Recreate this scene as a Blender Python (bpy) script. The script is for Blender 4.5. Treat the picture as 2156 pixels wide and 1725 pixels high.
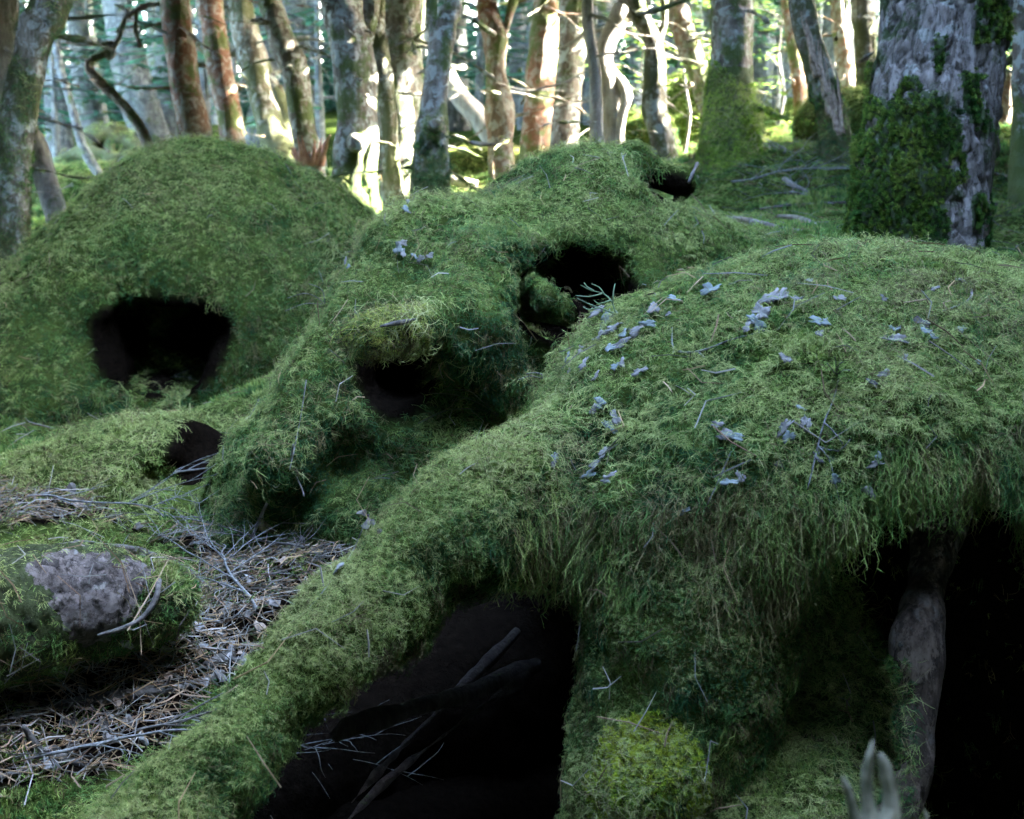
import bpy, math, random
import numpy as np
from mathutils import Vector
C = bpy.context.scene
for o in list(bpy.data.objects): bpy.data.objects.remove(o)
col = C.collection
random.seed(7)
RNG = np.random.default_rng(11)

# ------------------------------------------------------------------ camera
CAM = np.array([0.0, 0.0, 1.55]); PITCH = math.radians(12.5); FPX = 2962.0
cd = bpy.data.cameras.new('camera'); cam = bpy.data.objects.new('camera', cd); col.objects.link(cam)
cam.location = CAM; cam.rotation_euler = (math.pi/2-PITCH, 0, 0)
cd.sensor_width = 36; cd.lens = 36*FPX/2156; cd.clip_start = 0.05; cd.clip_end = 500
cd.dof.use_dof = True; cd.dof.focus_distance = 3.0; cd.dof.aperture_fstop = (cd.lens/1000)/0.0088
C.camera = cam
FW = np.array([0, math.cos(PITCH), -math.sin(PITCH)]); UP = np.array([0, math.sin(PITCH), math.cos(PITCH)]); RT = np.array([1.0, 0, 0])
# ------------------------------------------------------------------ light
SUN_EL = math.radians(33); SUN_AZ = math.radians(12)     # from the right, a little from behind
SUN = np.array([math.cos(SUN_EL)*math.cos(SUN_AZ), math.cos(SUN_EL)*math.sin(SUN_AZ), math.sin(SUN_EL)])
w = bpy.data.worlds.new('World'); C.world = w; w.use_nodes = True
nt = w.node_tree; bg = nt.nodes['Background']; sky = nt.nodes.new('ShaderNodeTexSky')
sky.sky_type = 'NISHITA'; sky.sun_disc = False; sky.sun_elevation = SUN_EL; sky.sun_rotation = math.pi/2-SUN_AZ; sky.ozone_density = 1.2; sky.dust_density = 2.2; sky.air_density = .9
nt.links.new(sky.outputs[0], bg.inputs[0]); bg.inputs[1].default_value = 0.15
sl = bpy.data.lights.new('sun', 'SUN'); sl.energy = 3.0; sl.angle = math.radians(0.5); sl.color = (1, 0.93, 0.82)
so = bpy.data.objects.new('sun', sl); col.objects.link(so)
so.rotation_euler = Vector(SUN).to_track_quat('Z', 'Y').to_euler()
C.view_settings.view_transform = 'Standard'; C.view_settings.look = 'None'
C.view_settings.exposure = 6.9; C.view_settings.gamma = 1
C.cycles.max_bounces = 5; C.cycles.diffuse_bounces = 3; C.cycles.glossy_bounces = 2; C.cycles.transmission_bounces = 2
C.cycles.transparent_max_bounces = 4; C.cycles.caustics_reflective = False; C.cycles.caustics_refractive = False

# ------------------------------------------------------------------ maths helpers
def P(u, v, d):
    return CAM + d*(FW + (u-1078)/FPX*RT - (v-862.5)/FPX*UP)
def proj(p):
    q = p-CAM; d = q@FW
    return 1078+FPX*(q@RT)/d, 862.5-FPX*(q@UP)/d, d
def nrmz(a): return a/np.maximum(np.linalg.norm(a, axis=-1, keepdims=True), 1e-9)
def _h(i, j, k, s):
    n = (i*374761393+j*668265263+k*2147483647+s*974634777) & 0xffffffff
    n = ((n ^ (n >> 13))*1274126177) & 0xffffffff
    n = ((n ^ (n >> 16))*2246822519) & 0xffffffff
    return ((n ^ (n >> 15)) & 0xffff)/65535.0
def vn(p, s=0):
    p = np.asarray(p, float); i = np.floor(p).astype(np.int64); f = p-i; f = f*f*(3-2*f); r = 0
    for a in (0, 1):
        wa = f[..., 0] if a else 1-f[..., 0]
        for b in (0, 1):
            wb = f[..., 1] if b else 1-f[..., 1]
            for c in (0, 1):
                wc = f[..., 2] if c else 1-f[..., 2]
                r = r+wa*wb*wc*_h(i[..., 0]+a, i[..., 1]+b, i[..., 2]+c, s)
    return r*2-1
def fbm(p, o=3, s=0):
    r = 0; a = 1.0; t = 0
    for k in range(o):
        r = r+a*vn(p*(2.03**k)+k*17.3, s+k); t += a; a *= 0.5
    return r/t
def worley(p, s=0):
    i = np.floor(p).astype(np.int64); f1 = np.full(p.shape[:-1], 9.0); f2 = f1.copy(); idv = np.zeros(p.shape[:-1])
    for a in (-1, 0, 1):
        for b in (-1, 0, 1):
            for c in (-1, 0, 1):
                q = i+np.array([a, b, c]); x, y, z = q[..., 0], q[..., 1], q[..., 2]
                fp = np.stack([x+_h(x, y, z, s), y+_h(x, y, z, s+1), z+_h(x, y, z, s+2)], -1)
                d = np.linalg.norm(fp-p, axis=-1); m = d < f1
                f2 = np.where(m, f1, np.minimum(f2, d)); idv = np.where(m, _h(x, y, z, s+3), idv); f1 = np.where(m, d, f1)
    return f1, f2, idv
def sst(a, b, x): t = np.clip((x-a)/(b-a), 0, 1); return t*t*(3-2*t)
def smin(a, b, k): h = np.clip(0.5+0.5*(b-a)/k, 0, 1); return b*(1-h)+a*h-k*h*(1-h)
def smax(a, b, k): return -smin(-a, -b, k)
def ell(p, c, r):
    q = (p-c)/r; k0 = np.linalg.norm(q, axis=-1); k1 = np.linalg.norm(q/r, axis=-1)
    return k0*(k0-1)/np.maximum(k1, 1e-6)
def cap(p, a, b, ra, rb):
    ab = b-a; t = np.clip(((p-a)@ab)/(ab@ab), 0, 1)
    return np.linalg.norm(p-a-t[..., None]*ab, axis=-1)-(ra+(rb-ra)*t)
def chain(p, L, k=0.08):
    d = None
    for (A, B) in zip(L[:-1], L[1:]):
        e = cap(p, A[0], B[0], A[1], B[1]); d = e if d is None else smin(d, e, k)
    return d
def K(*a): return [(P(u, v, d), r) for (u, v, d, r) in a]

# ------------------------------------------------------------------ mesh helpers
def mk(name, V, F, mat, parent=None, color=None, smooth=True, attr=None):
    me = bpy.data.meshes.new(name); F = np.asarray(F, np.int32); n, k = F.shape
    me.vertices.add(len(V)); me.vertices.foreach_set('co', np.asarray(V, np.float32).ravel())
    me.loops.add(n*k); me.loops.foreach_set('vertex_index', F.ravel())
    me.polygons.add(n); me.polygons.foreach_set('loop_start', np.arange(0, n*k, k, dtype=np.int32))
    me.polygons.foreach_set('loop_total', np.full(n, k, np.int32))
    me.polygons.foreach_set('use_smooth', np.full(n, smooth, bool))
    if color is not None:
        ca = me.color_attributes.new('tint', 'FLOAT_COLOR' if len(V) < 200000 else 'BYTE_COLOR', 'POINT')
        c4 = np.ones((len(V), 4), np.float32); c4[:, :3] = np.clip(color, 0, 1); ca.data.foreach_set('color', c4.ravel())
    for nm, a in (attr or {}).items():
        at = me.attributes.new(nm, 'FLOAT', 'POINT'); at.data.foreach_set('value', np.asarray(a, np.float32))
    me.update(); me.materials.append(mat)
    o = bpy.data.objects.new(name, me); col.objects.link(o)
    if parent is not None: o.parent = parent; o.matrix_parent_inverse = parent.matrix_world.inverted() if False else o.matrix_parent_inverse
    return o
def tag(o, label=None, cat=None, group=None, kind=None):
    for k, v in (('label', label), ('category', cat), ('group', group), ('kind', kind)):
        if v: o[k] = v
    return o
def empty(name, loc, label, cat, group=None):
    o = bpy.data.objects.new(name, None); col.objects.link(o); o.location = [float(x) for x in loc]; o.empty_display_size = 0.1
    return tag(o, label, cat, group)
def join(parts):
    V = []; F = []; T = []; n = 0
    for p in parts:
        V.append(p[0]); F.append(p[1]+n); n += len(p[0])
        if len(p) > 2: T.append(p[2])
    return (np.concatenate(V), np.concatenate(F)) + ((np.concatenate(T),) if T else ())
def nets(fn, lo, hi, h):
    lo = np.array(lo, float); n = np.ceil((np.array(hi)-lo)/h).astype(int)+1
    ax = [lo[i]+h*np.arange(n[i]) for i in range(3)]
    G = np.stack(np.meshgrid(*ax, indexing='ij'), -1).astype(np.float32)
    D = np.empty(G.shape[:3], np.float32)
    for i in range(0, n[0], 16): D[i:i+16] = fn(G[i:i+16].astype(float))
    S = D < 0
    c = [(a, b, d) for a in (0, 1) for b in (0, 1) for d in (0, 1)]
    sl_ = lambda o: tuple(slice(o[i], n[i]-1+o[i]) for i in range(3))
    cnt = sum(S[sl_(o)].astype(np.int8) for o in c); act = (cnt > 0) & (cnt < 8)
    idx = np.full(act.shape, -1, np.int64); A = np.argwhere(act); idx[act] = np.arange(len(A))
    acc = np.zeros((len(A), 3)); num = np.zeros(len(A))
    for o in c:
        for k in range(3):
            if o[k] == 1: continue
            o2 = list(o); o2[k] = 1; a = A+np.array(o); b = A+np.array(o2)
            da = D[a[:, 0], a[:, 1], a[:, 2]]; db = D[b[:, 0], b[:, 1], b[:, 2]]; m = (da < 0) != (db < 0)
            t = np.where(m, da/np.where(m, da-db, 1), 0); pt = np.array(o)[None]+t[:, None]*np.eye(3)[k]
            acc[m] += pt[m]; num[m] += 1
    V = lo+h*(A+acc/num[:, None]); Q = []
    for k in range(3):
        i, j = (k+1) % 3, (k+2) % 3
        s0 = [slice(None)]*3; s1 = [slice(None)]*3; s0[k] = slice(0, -1); s1[k] = slice(1, None)
        a, b = S[tuple(s0)], S[tuple(s1)]
        for sg in (0, 1):
            E = np.argwhere((a & ~b) if sg == 0 else (~a & b))
            ok = (E[:, i] > 0) & (E[:, j] > 0) & (E[:, i] < n[i]-1) & (E[:, j] < n[j]-1) & (E[:, k] < n[k]-1); E = E[ok]
            ei = np.eye(3, dtype=int)[i]; ej = np.eye(3, dtype=int)[j]
            q = [E-ei-ej, E-ej, E, E-ei]
            q = [idx[x[:, 0], x[:, 1], x[:, 2]] for x in q]
            Q.append(np.stack(q if sg == 0 else q[::-1], 1))
    return V, np.concatenate(Q)
def vnorm(V, F):
    a = V[F[:, 2]]-V[F[:, 0]]; b = V[F[:, -1]]-V[F[:, 1]] if F.shape[1] == 4 else V[F[:, 1]]-V[F[:, 0]]
    fn = np.cross(a, b) if F.shape[1] == 4 else np.cross(b, a)
    N = np.zeros_like(V)
    for k in range(F.shape[1]): np.add.at(N, F[:, k], fn)
    return nrmz(N)
def sample(V, F, dens, cull=-0.22, rng=RNG):
    if F.shape[1] == 4: F = np.concatenate([F[:, [0, 1, 2]], F[:, [0, 2, 3]]])
    N = vnorm(V, F); a, b, c = V[F[:, 0]], V[F[:, 1]], V[F[:, 2]]
    ar = 0.5*np.linalg.norm(np.cross(b-a, c-a), axis=1); ce = (a+b+c)/3; fn = nrmz(N[F].mean(1))
    dd = dens(ce, fn); view = nrmz(CAM-ce); dd = dd*((fn*view).sum(1) > cull); uu, vv, zz = proj(ce); dd = dd*np.where((uu > -160) & (uu < 2320) & (vv > -160) & (vv < 1860), 1., .3)
    wgt = ar*dd; n = rng.poisson(wgt); ti = np.repeat(np.arange(len(F)), n)
    r = rng.random((len(ti), 2)); m = r.sum(1) > 1; r[m] = 1-r[m]; w0 = 1-r.sum(1)
    pos = w0[:, None]*a[ti]+r[:, :1]*b[ti]+r[:, 1:]*c[ti]
    nn = nrmz(w0[:, None]*N[F[ti, 0]]+r[:, :1]*N[F[ti, 1]]+r[:, 1:]*N[F[ti, 2]])
    return pos, nn
def rot(v, ax, an):
    ax = ax/np.linalg.norm(ax); c, s = math.cos(an), math.sin(an)
    return v*c+np.cross(ax, v)*s+np.outer(v@ax, ax)*(1-c)

# ------------------------------------------------------------------ materials
def newmat(name):
    m = bpy.data.materials.new(name); m.use_nodes = True; t = m.node_tree
    return m, t, t.nodes['Principled BSDF'], lambda ty, **k: t.nodes.new(ty)
def link(t, a, b): t.links.new(a, b)
def noise(t, sc, det=4, rough=.55, vec=None, dist=0):
    n = t.nodes.new('ShaderNodeTexNoise'); n.inputs['Scale'].default_value = sc; n.inputs['Detail'].default_value = det
    n.inputs['Roughness'].default_value = rough; n.inputs['Distortion'].default_value = dist
    if vec is not None: t.links.new(vec, n.inputs['Vector'])
    return n
def ramp(t, fac, stops):
    r = t.nodes.new('ShaderNodeValToRGB'); e = r.color_ramp.elements
    while len(e) < len(stops): e.new(0.5)
    for k, (p, c) in enumerate(stops): e[k].position = p; e[k].color = (c if len(c) == 4 else (*c, 1)) if isinstance(c, tuple) else (c, c, c, 1)
    t.links.new(fac, r.inputs[0]); return r
def mix(t, f, a, b):
    m = t.nodes.new('ShaderNodeMix'); m.data_type = 'RGBA'
    for s, v in ((0, f), (6, a), (7, b)):
        if hasattr(v, 'links'): t.links.new(v, m.inputs[s])
        else: m.inputs[s].default_value = v if not isinstance(v, tuple) else (*v, 1)
    return m.outputs[2]
def objvec(t, sc=(1, 1, 1)):
    g = t.nodes.new('ShaderNodeNewGeometry'); mp = t.nodes.new('ShaderNodeMapping'); mp.inputs['Scale'].default_value = sc
    t.links.new(g.outputs['Position'], mp.inputs['Vector']); return mp.outputs[0]
def bump(t, h, b, st=.5, d=.01):
    n = t.nodes.new('ShaderNodeBump'); n.inputs['Strength'].default_value = st; n.inputs['Distance'].default_value = d
    t.links.new(h, n.inputs['Height']); t.links.new(n.outputs[0], b.inputs['Normal'])
def moss_mat(name, trans=.25):
    m, t, b, N = newmat(name); a = N('ShaderNodeAttribute'); a.attribute_name = 'tint'
    link(t, a.outputs['Color'], b.inputs['Base Color']); b.inputs['Roughness'].default_value = .7
    b.inputs['Specular IOR Level'].default_value = .08
    if trans:
        tr = N('ShaderNodeBsdfTranslucent'); mx = N('ShaderNodeMixShader'); mx.inputs[0].default_value = trans
        link(t, a.outputs['Color'], tr.inputs[0]); link(t, b.outputs[0], mx.inputs[1]); link(t, tr.outputs[0], mx.inputs[2])
        link(t, mx.outputs[0], t.nodes['Material Output'].inputs[0])
    return m
M = {}
M['moss'] = moss_mat('moss'); M['leaf'] = moss_mat('leaf', .4); M['litter'] = moss_mat('litter', 0)
def bark_mat(name, dark, mid, pale, moss=(.055, .085, .014), mossw=.5, red=None, sc=1.0, bst=.6, lich=.6):
    m, t, b, N = newmat(name); v = objvec(t, (1, 1, .28)); vi = objvec(t)
    n1 = noise(t, 16*sc, 8, .75, v, .6); base = ramp(t, n1.outputs[0], [(.33, dark), (.48, mid), (.62, pale)]).outputs[0]
    if red is not None:
        nr = noise(t, 3.1*sc, 3, .6, v); base = mix(t, ramp(t, nr.outputs[0], [(.45, 0.), (.58, .8)]).outputs[0], base, red)
    nl = noise(t, 22*sc, 4, .6, vi, .6); base = mix(t, ramp(t, nl.outputs[0], [(.50, 0.), (.57, lich)]).outputs[0], base, (.33, .37, .33))
    nm = noise(t, 5*sc, 5, .7, vi, .3)
    at = N('ShaderNodeAttribute'); at.attribute_name = 'mossy'
    ad = N('ShaderNodeMath'); ad.operation = 'MULTIPLY_ADD'; link(t, at.outputs['Fac'], ad.inputs[0]); ad.inputs[1].default_value = .5; link(t, nm.outputs[0], ad.inputs[2])
    mf = ramp(t, ad.outputs[0], [(1.0-mossw-.04, 0.), (min(1, 1.0-mossw+.04), .9)]).outputs[0]
    base = mix(t, mf, base, moss)
    ak = N('ShaderNodeAttribute'); ak.attribute_name = 'crack'; base = mix(t, ak.outputs['Fac'], base, (.012, .010, .008))
    link(t, base, b.inputs['Base Color']); b.inputs['Roughness'].default_value = .85; b.inputs['Specular IOR Level'].default_value = .25
    n2 = noise(t, 38*sc, 7, .72, v, .5); bump(t, n2.outputs[0], b, min(1, bst*1.5), .035)
    return m
def plate_mat(name, vs, vsc, cols, crack=.008, lich=.3, moss=(.03, .045, .01), mossw=.43):
    m, t, b, N = newmat(name); v = objvec(t, vs); wn = noise(t, 12, 6, .7, v); ad = N('ShaderNodeVectorMath'); ad.operation = 'MULTIPLY_ADD'; link(t, wn.outputs['Color'], ad.inputs[0]); ad.inputs[1].default_value = (.22, .22, .22); link(t, v, ad.inputs[2])
    ve = N('ShaderNodeTexVoronoi'); ve.feature = 'DISTANCE_TO_EDGE'; ve.inputs['Scale'].default_value = vsc; link(t, ad.outputs[0], ve.inputs['Vector'])
    vc = N('ShaderNodeTexVoronoi'); vc.inputs['Scale'].default_value = vsc; link(t, ad.outputs[0], vc.inputs['Vector']); sp_ = N('ShaderNodeSeparateColor'); link(t, vc.outputs['Color'], sp_.inputs[0])
    n1 = noise(t, vsc*1.6, 8, .75, v); mx_ = N('ShaderNodeMath'); mx_.operation = 'MULTIPLY_ADD'; link(t, sp_.outputs[0], mx_.inputs[0]); mx_.inputs[1].default_value = .28; link(t, n1.outputs[0], mx_.inputs[2])
    base = ramp(t, mx_.outputs[0], [(.42, cols[0]), (.62, cols[1]), (.82, cols[2])]).outputs[0]
    ed = ramp(t, ve.outputs['Distance'], [(0, .75), (.028, 0.)]); base = mix(t, ed.outputs[0], base, (.03, .024, .02))
    nl = noise(t, 13, 5, .65, objvec(t)); base = mix(t, ramp(t, nl.outputs[0], [(.57, 0.), (.62, lich)]).outputs[0], base, (.30, .33, .30))
    at = N('ShaderNodeAttribute'); at.attribute_name = 'mossy'; nm = noise(t, 7, 5, .7, objvec(t)); a2 = N('ShaderNodeMath'); a2.operation = 'MULTIPLY_ADD'; link(t, at.outputs['Fac'], a2.inputs[0]); a2.inputs[1].default_value = .5; link(t, nm.outputs[0], a2.inputs[2])
    base = mix(t, ramp(t, a2.outputs[0], [(1-mossw-.04, 0.), (1-mossw+.04, .9)]).outputs[0], base, moss)
    ak = N('ShaderNodeAttribute'); ak.attribute_name = 'crack'; base = mix(t, ak.outputs['Fac'], base, (.012, .010, .008))
    link(t, base, b.inputs['Base Color']); b.inputs['Roughness'].default_value = .9; b.inputs['Specular IOR Level'].default_value = .15
    h1 = ramp(t, ve.outputs['Distance'], [(0, 0.), (.05, .35)]).outputs[0]; hm = N('ShaderNodeMath'); hm.operation = 'MULTIPLY_ADD'; link(t, sp_.outputs[1], hm.inputs[0]); hm.inputs[1].default_value = .7; link(t, h1, hm.inputs[2])
    h2 = N('ShaderNodeMath'); h2.operation = 'MULTIPLY_ADD'; link(t, n1.outputs[0], h2.inputs[0]); h2.inputs[1].default_value = .6; link(t, hm.outputs[0], h2.inputs[2]); bump(t, h2.outputs[0], b, 1.0, crack); return m
M['bark_grey'] = bark_mat('bark_grey', (.03, .025, .018), (.11, .095, .07), (.24, .225, .19), mossw=.46, lich=.75)
M['bark_brown'] = bark_mat('bark_brown', (.03, .02, .012), (.10, .068, .04), (.24, .21, .16), mossw=.45, red=(.15, .065, .035), lich=.4)
M['bark_mossy'] = bark_mat('bark_mossy', (.03, .026, .016), (.09, .08, .05), (.2, .19, .15), moss=(.045, .055, .012), mossw=.49)
M['bark_pale'] = bark_mat('bark_pale', (.09, .08, .065), (.2, .185, .155), (.3, .28, .24), mossw=.3, lich=.2)
M['bark_far'] = bark_mat('bark_far', (.03, .035, .033), (.075, .085, .082), (.13, .14, .135), mossw=.4, lich=.25)
M['bark_big'] = plate_mat('bark_big', (1, 1, .22), 26, ((.045, .038, .03), (.11, .098, .085), (.185, .17, .155)), .014, .4, (.022, .04, .01))
M['bark_root'] = plate_mat('bark_root', (1, 1, .3), 38, ((.02, .015, .010), (.07, .05, .035), (.15, .115, .085)), .014, .15, (.03, .05, .01), .34)
M['root_dark'] = bark_mat('root_dark', (.012, .009, .007), (.04, .03, .022), (.07, .055, .045), mossw=.3, sc=2.5, lich=.0)
M['bark_flaky'] = plate_mat('bark_flaky', (1, 1, 1), 30, ((.04, .035, .03), (.10, .085, .075), (.17, .15, .135)), .005, .3, (.03, .045, .01), .34)
def wood_mat(name, a, b_, sc=40):
    m, t, b, N = newmat(name); v = objvec(t); n = noise(t, sc, 5, .65, v)
    link(t, ramp(t, n.outputs[0], [(.35, a), (.65, b_)]).outputs[0], b.inputs['Base Color']); b.inputs['Roughness'].default_value = .85
    bump(t, n.outputs[0], b, .5, .004); return m
M['twig'] = wood_mat('twig', (.06, .06, .055), (.2, .21, .2), 90)
M['twig_dark'] = wood_mat('twig_dark', (.03, .027, .022), (.12, .115, .1), 70)
M['dead_wood'] = wood_mat('dead_wood', (.1, .09, .08), (.28, .27, .25), 60)
M['split_wood'] = wood_mat('split_wood', (.12, .08, .05), (.34, .27, .2), 50)
M['lichen'] = wood_mat('lichen', (.07, .075, .07), (.19, .18, .165), 25)
M['needle'] = wood_mat('needle', (.12, .075, .035), (.26, .2, .12), 30)
# ground and mound bodies
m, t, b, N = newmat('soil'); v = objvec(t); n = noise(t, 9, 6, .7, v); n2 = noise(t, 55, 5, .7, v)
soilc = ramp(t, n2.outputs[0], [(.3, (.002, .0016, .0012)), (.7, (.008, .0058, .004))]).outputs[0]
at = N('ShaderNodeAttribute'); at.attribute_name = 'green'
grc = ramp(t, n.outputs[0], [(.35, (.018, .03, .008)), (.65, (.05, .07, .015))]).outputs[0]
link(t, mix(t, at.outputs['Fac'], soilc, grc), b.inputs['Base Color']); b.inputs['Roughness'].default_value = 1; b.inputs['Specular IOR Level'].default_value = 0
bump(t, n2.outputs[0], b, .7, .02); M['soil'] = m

# ------------------------------------------------------------------ terrain
ctl = [(0,1700,2.5),(100,1450,2.9),(350,1350,3.05),(500,1250,3.3),(650,1150,3.7),(700,1050,4.0),(150,950,4.4),(0,1150,3.6),(300,1080,3.9),(-300,800,5.2),(0,620,6.3),(400,885,4.9),
       (90,490,9),(200,400,12),(830,430,8),(1060,370,9),(1400,350,9),(1630,250,12),(1540,330,8),(1700,450,6),(1600,480,5.1),(2060,550,4.75),(2100,420,6.2),
       (1750,345,6.8),(1400,620,4.3),(900,1000,3.75),(1000,850,4.1),(2500,500,5.5),(1300,750,3.9),(560,340,14),(-400,480,10)]
cp = np.array([P(*c) for c in ctl])
ext = [(-1.2,1.9,.2),(-.6,2.05,.12),(.0,2.2,.08),(.35,2.5,.05),(.8,2.4,.05),(1.3,2.6,.05),(1.9,2.7,.25),(0,1,0),(-3,0,0),(3,0,.2),(0,-4,.3),(-6,4,.3),(6,5,1.3),(4.5,3,.9),
       (.2,2.7,.06),(.7,2.8,.06),(1.2,2.9,.1),(1.5,3.6,.9),(1,3.5,.85),(.5,3.35,.6),(-10,-10,1.5),(10,-10,2),(-12,14,1.2),(12,12,2.2),(0,22,1.35),(-14,30,.7),(14,30,1.6),(0,45,.8),(0,90,-12),(60,60,-6),(-60,60,-8),(0,-60,3),(60,-40,4),(-60,-40,4),(-1.35,5.25,.33),(-1.25,5.0,.38),(-1.2,5.6,.3),(-1.6,5.6,.3),(-1.4,6.2,.4),(-1.0,5.3,.46)]
cp = np.concatenate([cp, np.array(ext)]); cp[:, 2] -= 0.0
def _tps(r2): return 0.5*r2*np.log(r2+1e-9)
_n = len(cp); _A = _tps(((cp[:, None, :2]-cp[None, :, :2])**2).sum(-1))+np.eye(_n)*0.02
_Pm = np.c_[np.ones(_n), cp[:, :2]]; _Mx = np.block([[_A, _Pm], [_Pm.T, np.zeros((3, 3))]])
_w = np.linalg.solve(_Mx, np.r_[cp[:, 2], 0, 0, 0])
def H0(x, y):
    s = x.shape; q = np.stack([x.ravel(), y.ravel()], 1); out = np.empty(len(q))
    for i in range(0, len(q), 20000):
        k = q[i:i+20000]; out[i:i+20000] = _tps(((k[:, None]-cp[None, :, :2])**2).sum(-1))@_w[:_n]+_w[_n]+k@_w[_n+1:]
    return out.reshape(s)
def H(x, y, fine=True):
    z = H0(x, y); p = np.stack([x, y, 0*x], -1)
    if fine: z = z+.05*fbm(p*2.1, 2, 5)+.022*fbm(p*7, 2, 9)*sst(14, 4, y)
    return z
def inpoly(u, v, poly):
    r = np.zeros(u.shape, bool); n = len(poly)
    for i in range(n):
        x1, y1 = poly[i]; x2, y2 = poly[(i+1) % n]
        c = ((y1 > v) != (y2 > v)) & (u < (x2-x1)*(v-y1)/((y2-y1) if y2 != y1 else 1e-9)+x1); r ^= c
    return r
LIT = [(-60,1060),(0,1010),(120,1010),(240,1080),(330,1130),(480,1110),(650,1100),(830,1060),(850,1130),(720,1220),(580,1330),(460,1450),(350,1560),(230,1640),(60,1660),(-60,1670),(-60,1460),
       (150,1430),(170,1350),(330,1330),(410,1270),(420,1200),(380,1150),(200,1090),(60,1110),(-60,1110)]
def litter(p):
    u, v, d = proj(p+.035*np.stack([fbm(p*8, 2, 31), fbm(p*8, 2, 32), 0*p[..., 0]], -1)); return inpoly(u, v, LIT) & (p[..., 1] < 5.5) & (p[..., 1] > 1.5) & (p[..., 2] < .75)

# ------------------------------------------------------------------ mounds as distance fields
HATC = P(1800, 950, 2.98); HATR = np.array([.69, .60, .425])
LIMB = K((1350,1010,2.85,.20),(1130,1060,2.74,.135),(960,1125,2.64,.100),(780,1285,2.54,.080),(630,1425,2.45,.060),(485,1588,2.36,.060),(355,1738,2.28,.060),(230,1900,2.2,.07),(120,2060,2.15,.07))
PIL = K((1480,1110,2.62,.20),(1460,1330,2.60,.175),(1410,1540,2.58,.145),(1330,1860,2.50,.15))
PIL2 = K((1640,1330,2.86,.14),(1720,1560,2.80,.15),(1700,1760,2.62,.18),(1600,1900,2.5,.2))
BANK = [(np.array(c, float), r) for c, r in (((.10,3.12,.22), .26), ((-.18,2.95,.17), .22), ((-.38,2.75,.14), .2), ((-.52,2.55,.12), .18), ((-.66,2.38,.10), .18))]
COREC = P(1900, 1330, 3.2); CORER = np.array([.85, .38, .62])
def base_A(p):
    hat = ell(p, HATC, HATR); hat = smax(hat, (.78+.035*vn(p*5, 77)+.05*sst(.2, -.3, p[..., 0])+.075*sst(.50, .66, p[..., 0])-p[..., 2]), .07)
    d = smin(hat, chain(p, LIMB, .12), .10)
    d = smin(d, chain(p, PIL, .1), .13); d = smin(d, chain(p, PIL2, .1), .05)
    d = smin(d, ell(p, P(1362,1668,2.42), np.array([.072,.075,.085])), .06)
    d = smin(d, ell(p, COREC, CORER), .06); d = smin(d, chain(p, BANK, .1), .06)
    d = smin(d, ell(p, P(2300,960,3.1), np.array([.45,.4,.3])), .15)
    return d
SHELF = K((718,702,3.30,.022),(765,706,3.29,.040),(835,698,3.33,.036),(900,684,3.48,.026),(980,670,3.70,.02))
RT_B = K((1120,600,3.78,.02),(1150,622,3.74,.026),(1180,648,3.78,.018),(1240,672,3.82,.010))
def base_B(p):
    d = ell(p, P(1200,660,4.35), np.array([.50,.52,.43])); d = smin(d, ell(p, P(1235,470,4.35), np.array([.21,.30,.225])), .14)
    d = smin(d, ell(p, P(1190,505,4.02), np.array([.15,.12,.09])), .08); d = smin(d, ell(p, P(880,560,4.05), np.array([.14,.25,.17])), .08)
    d = smin(d, ell(p, P(1000,640,4.15), np.array([.34,.42,.29])), .12)
    d = smin(d, ell(p, P(850,780,4.0), np.array([.27,.38,.32])), .10)
    d = smin(d, ell(p, P(635,980,3.95), np.array([.20,.34,.20])), .10)
    d = smin(d, ell(p, P(960,960,3.85), np.array([.26,.28,.19])), .14); d = smin(d, ell(p, P(640,1075,4.0), np.array([.30,.40,.13])), .12); d = smin(d, ell(p, P(850,1030,3.95), np.array([.34,.45,.13])), .12)
    d = smin(d, chain(p, K((760,660,3.72,.07),(650,810,3.66,.075),(600,980,3.58,.09)), .05), .05); d = smin(d, chain(p, K((1010,560,3.80,.09),(960,700,3.62,.11),(1040,800,3.66,.10)), .05), .06)
    d = smin(d, ell(p, P(1450,640,4.5), np.array([.5,.42,.26])), .2)
    d = smin(d, ell(p, P(710,850,3.9), np.array([.18,.3,.15])), .09)
    for c, r in (((1208,630,3.86), (.15,.36,.115)), ((1165,665,3.82), (.07,.25,.045)), ((1275,660,3.9), (.09,.3,.10)), ((832,798,3.58), (.085,.34,.090)), ((805,750,3.58), (.06,.2,.05)), ((890,770,3.6), (.08,.2,.06)), ((1385,392,4.33), (.085,.2,.03))):
        d = smax(d, -(ell(p, P(*c), np.array(r))+.04*vn(p*10, 5)), .045)
    d = smin(d, chain(p, SHELF, .03), .03)
    d = smin(d, chain(p, K((1235,335,4.3,.045),(1330,350,4.27,.062),(1440,395,4.3,.05)), .04), .03)
    d = smin(d, chain(p, RT_B, .03), .015)
    return d
def base_C(p):
    d = ell(p, P(440,690,6.1), np.array([.70,.78,.80]))
    d = smin(d, ell(p, P(640,640,6.2), np.array([.58,.6,.44])), .3); d = smin(d, ell(p, P(200,760,6.0), np.array([.5,.62,.50])), .25)
    d = smin(d, ell(p, P(60,840,5.6), np.array([.35,.45,.25])), .2)
    for c, r in (((322,742,5.25), (.235,.66,.185)), ((270,700,5.3), (.15,.5,.085)), ((400,700,5.35), (.14,.5,.10)), ((285,790,5.2), (.14,.45,.12))):
        d = smax(d, -(ell(p, P(*c), np.array(r))+.09*vn(p*5, 5)+.035*vn(p*13, 6)), .05)
    return d
def base_D(p):
    d = ell(p, P(-60,650,5.9), np.array([.28,.4,.22])); d = smin(d, ell(p, P(-160,800,5.9), np.array([.4,.4,.3])), .15)
    return smax(d, -ell(p, P(10,690,5.55), np.array([.10,.3,.07])), .04)
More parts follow.
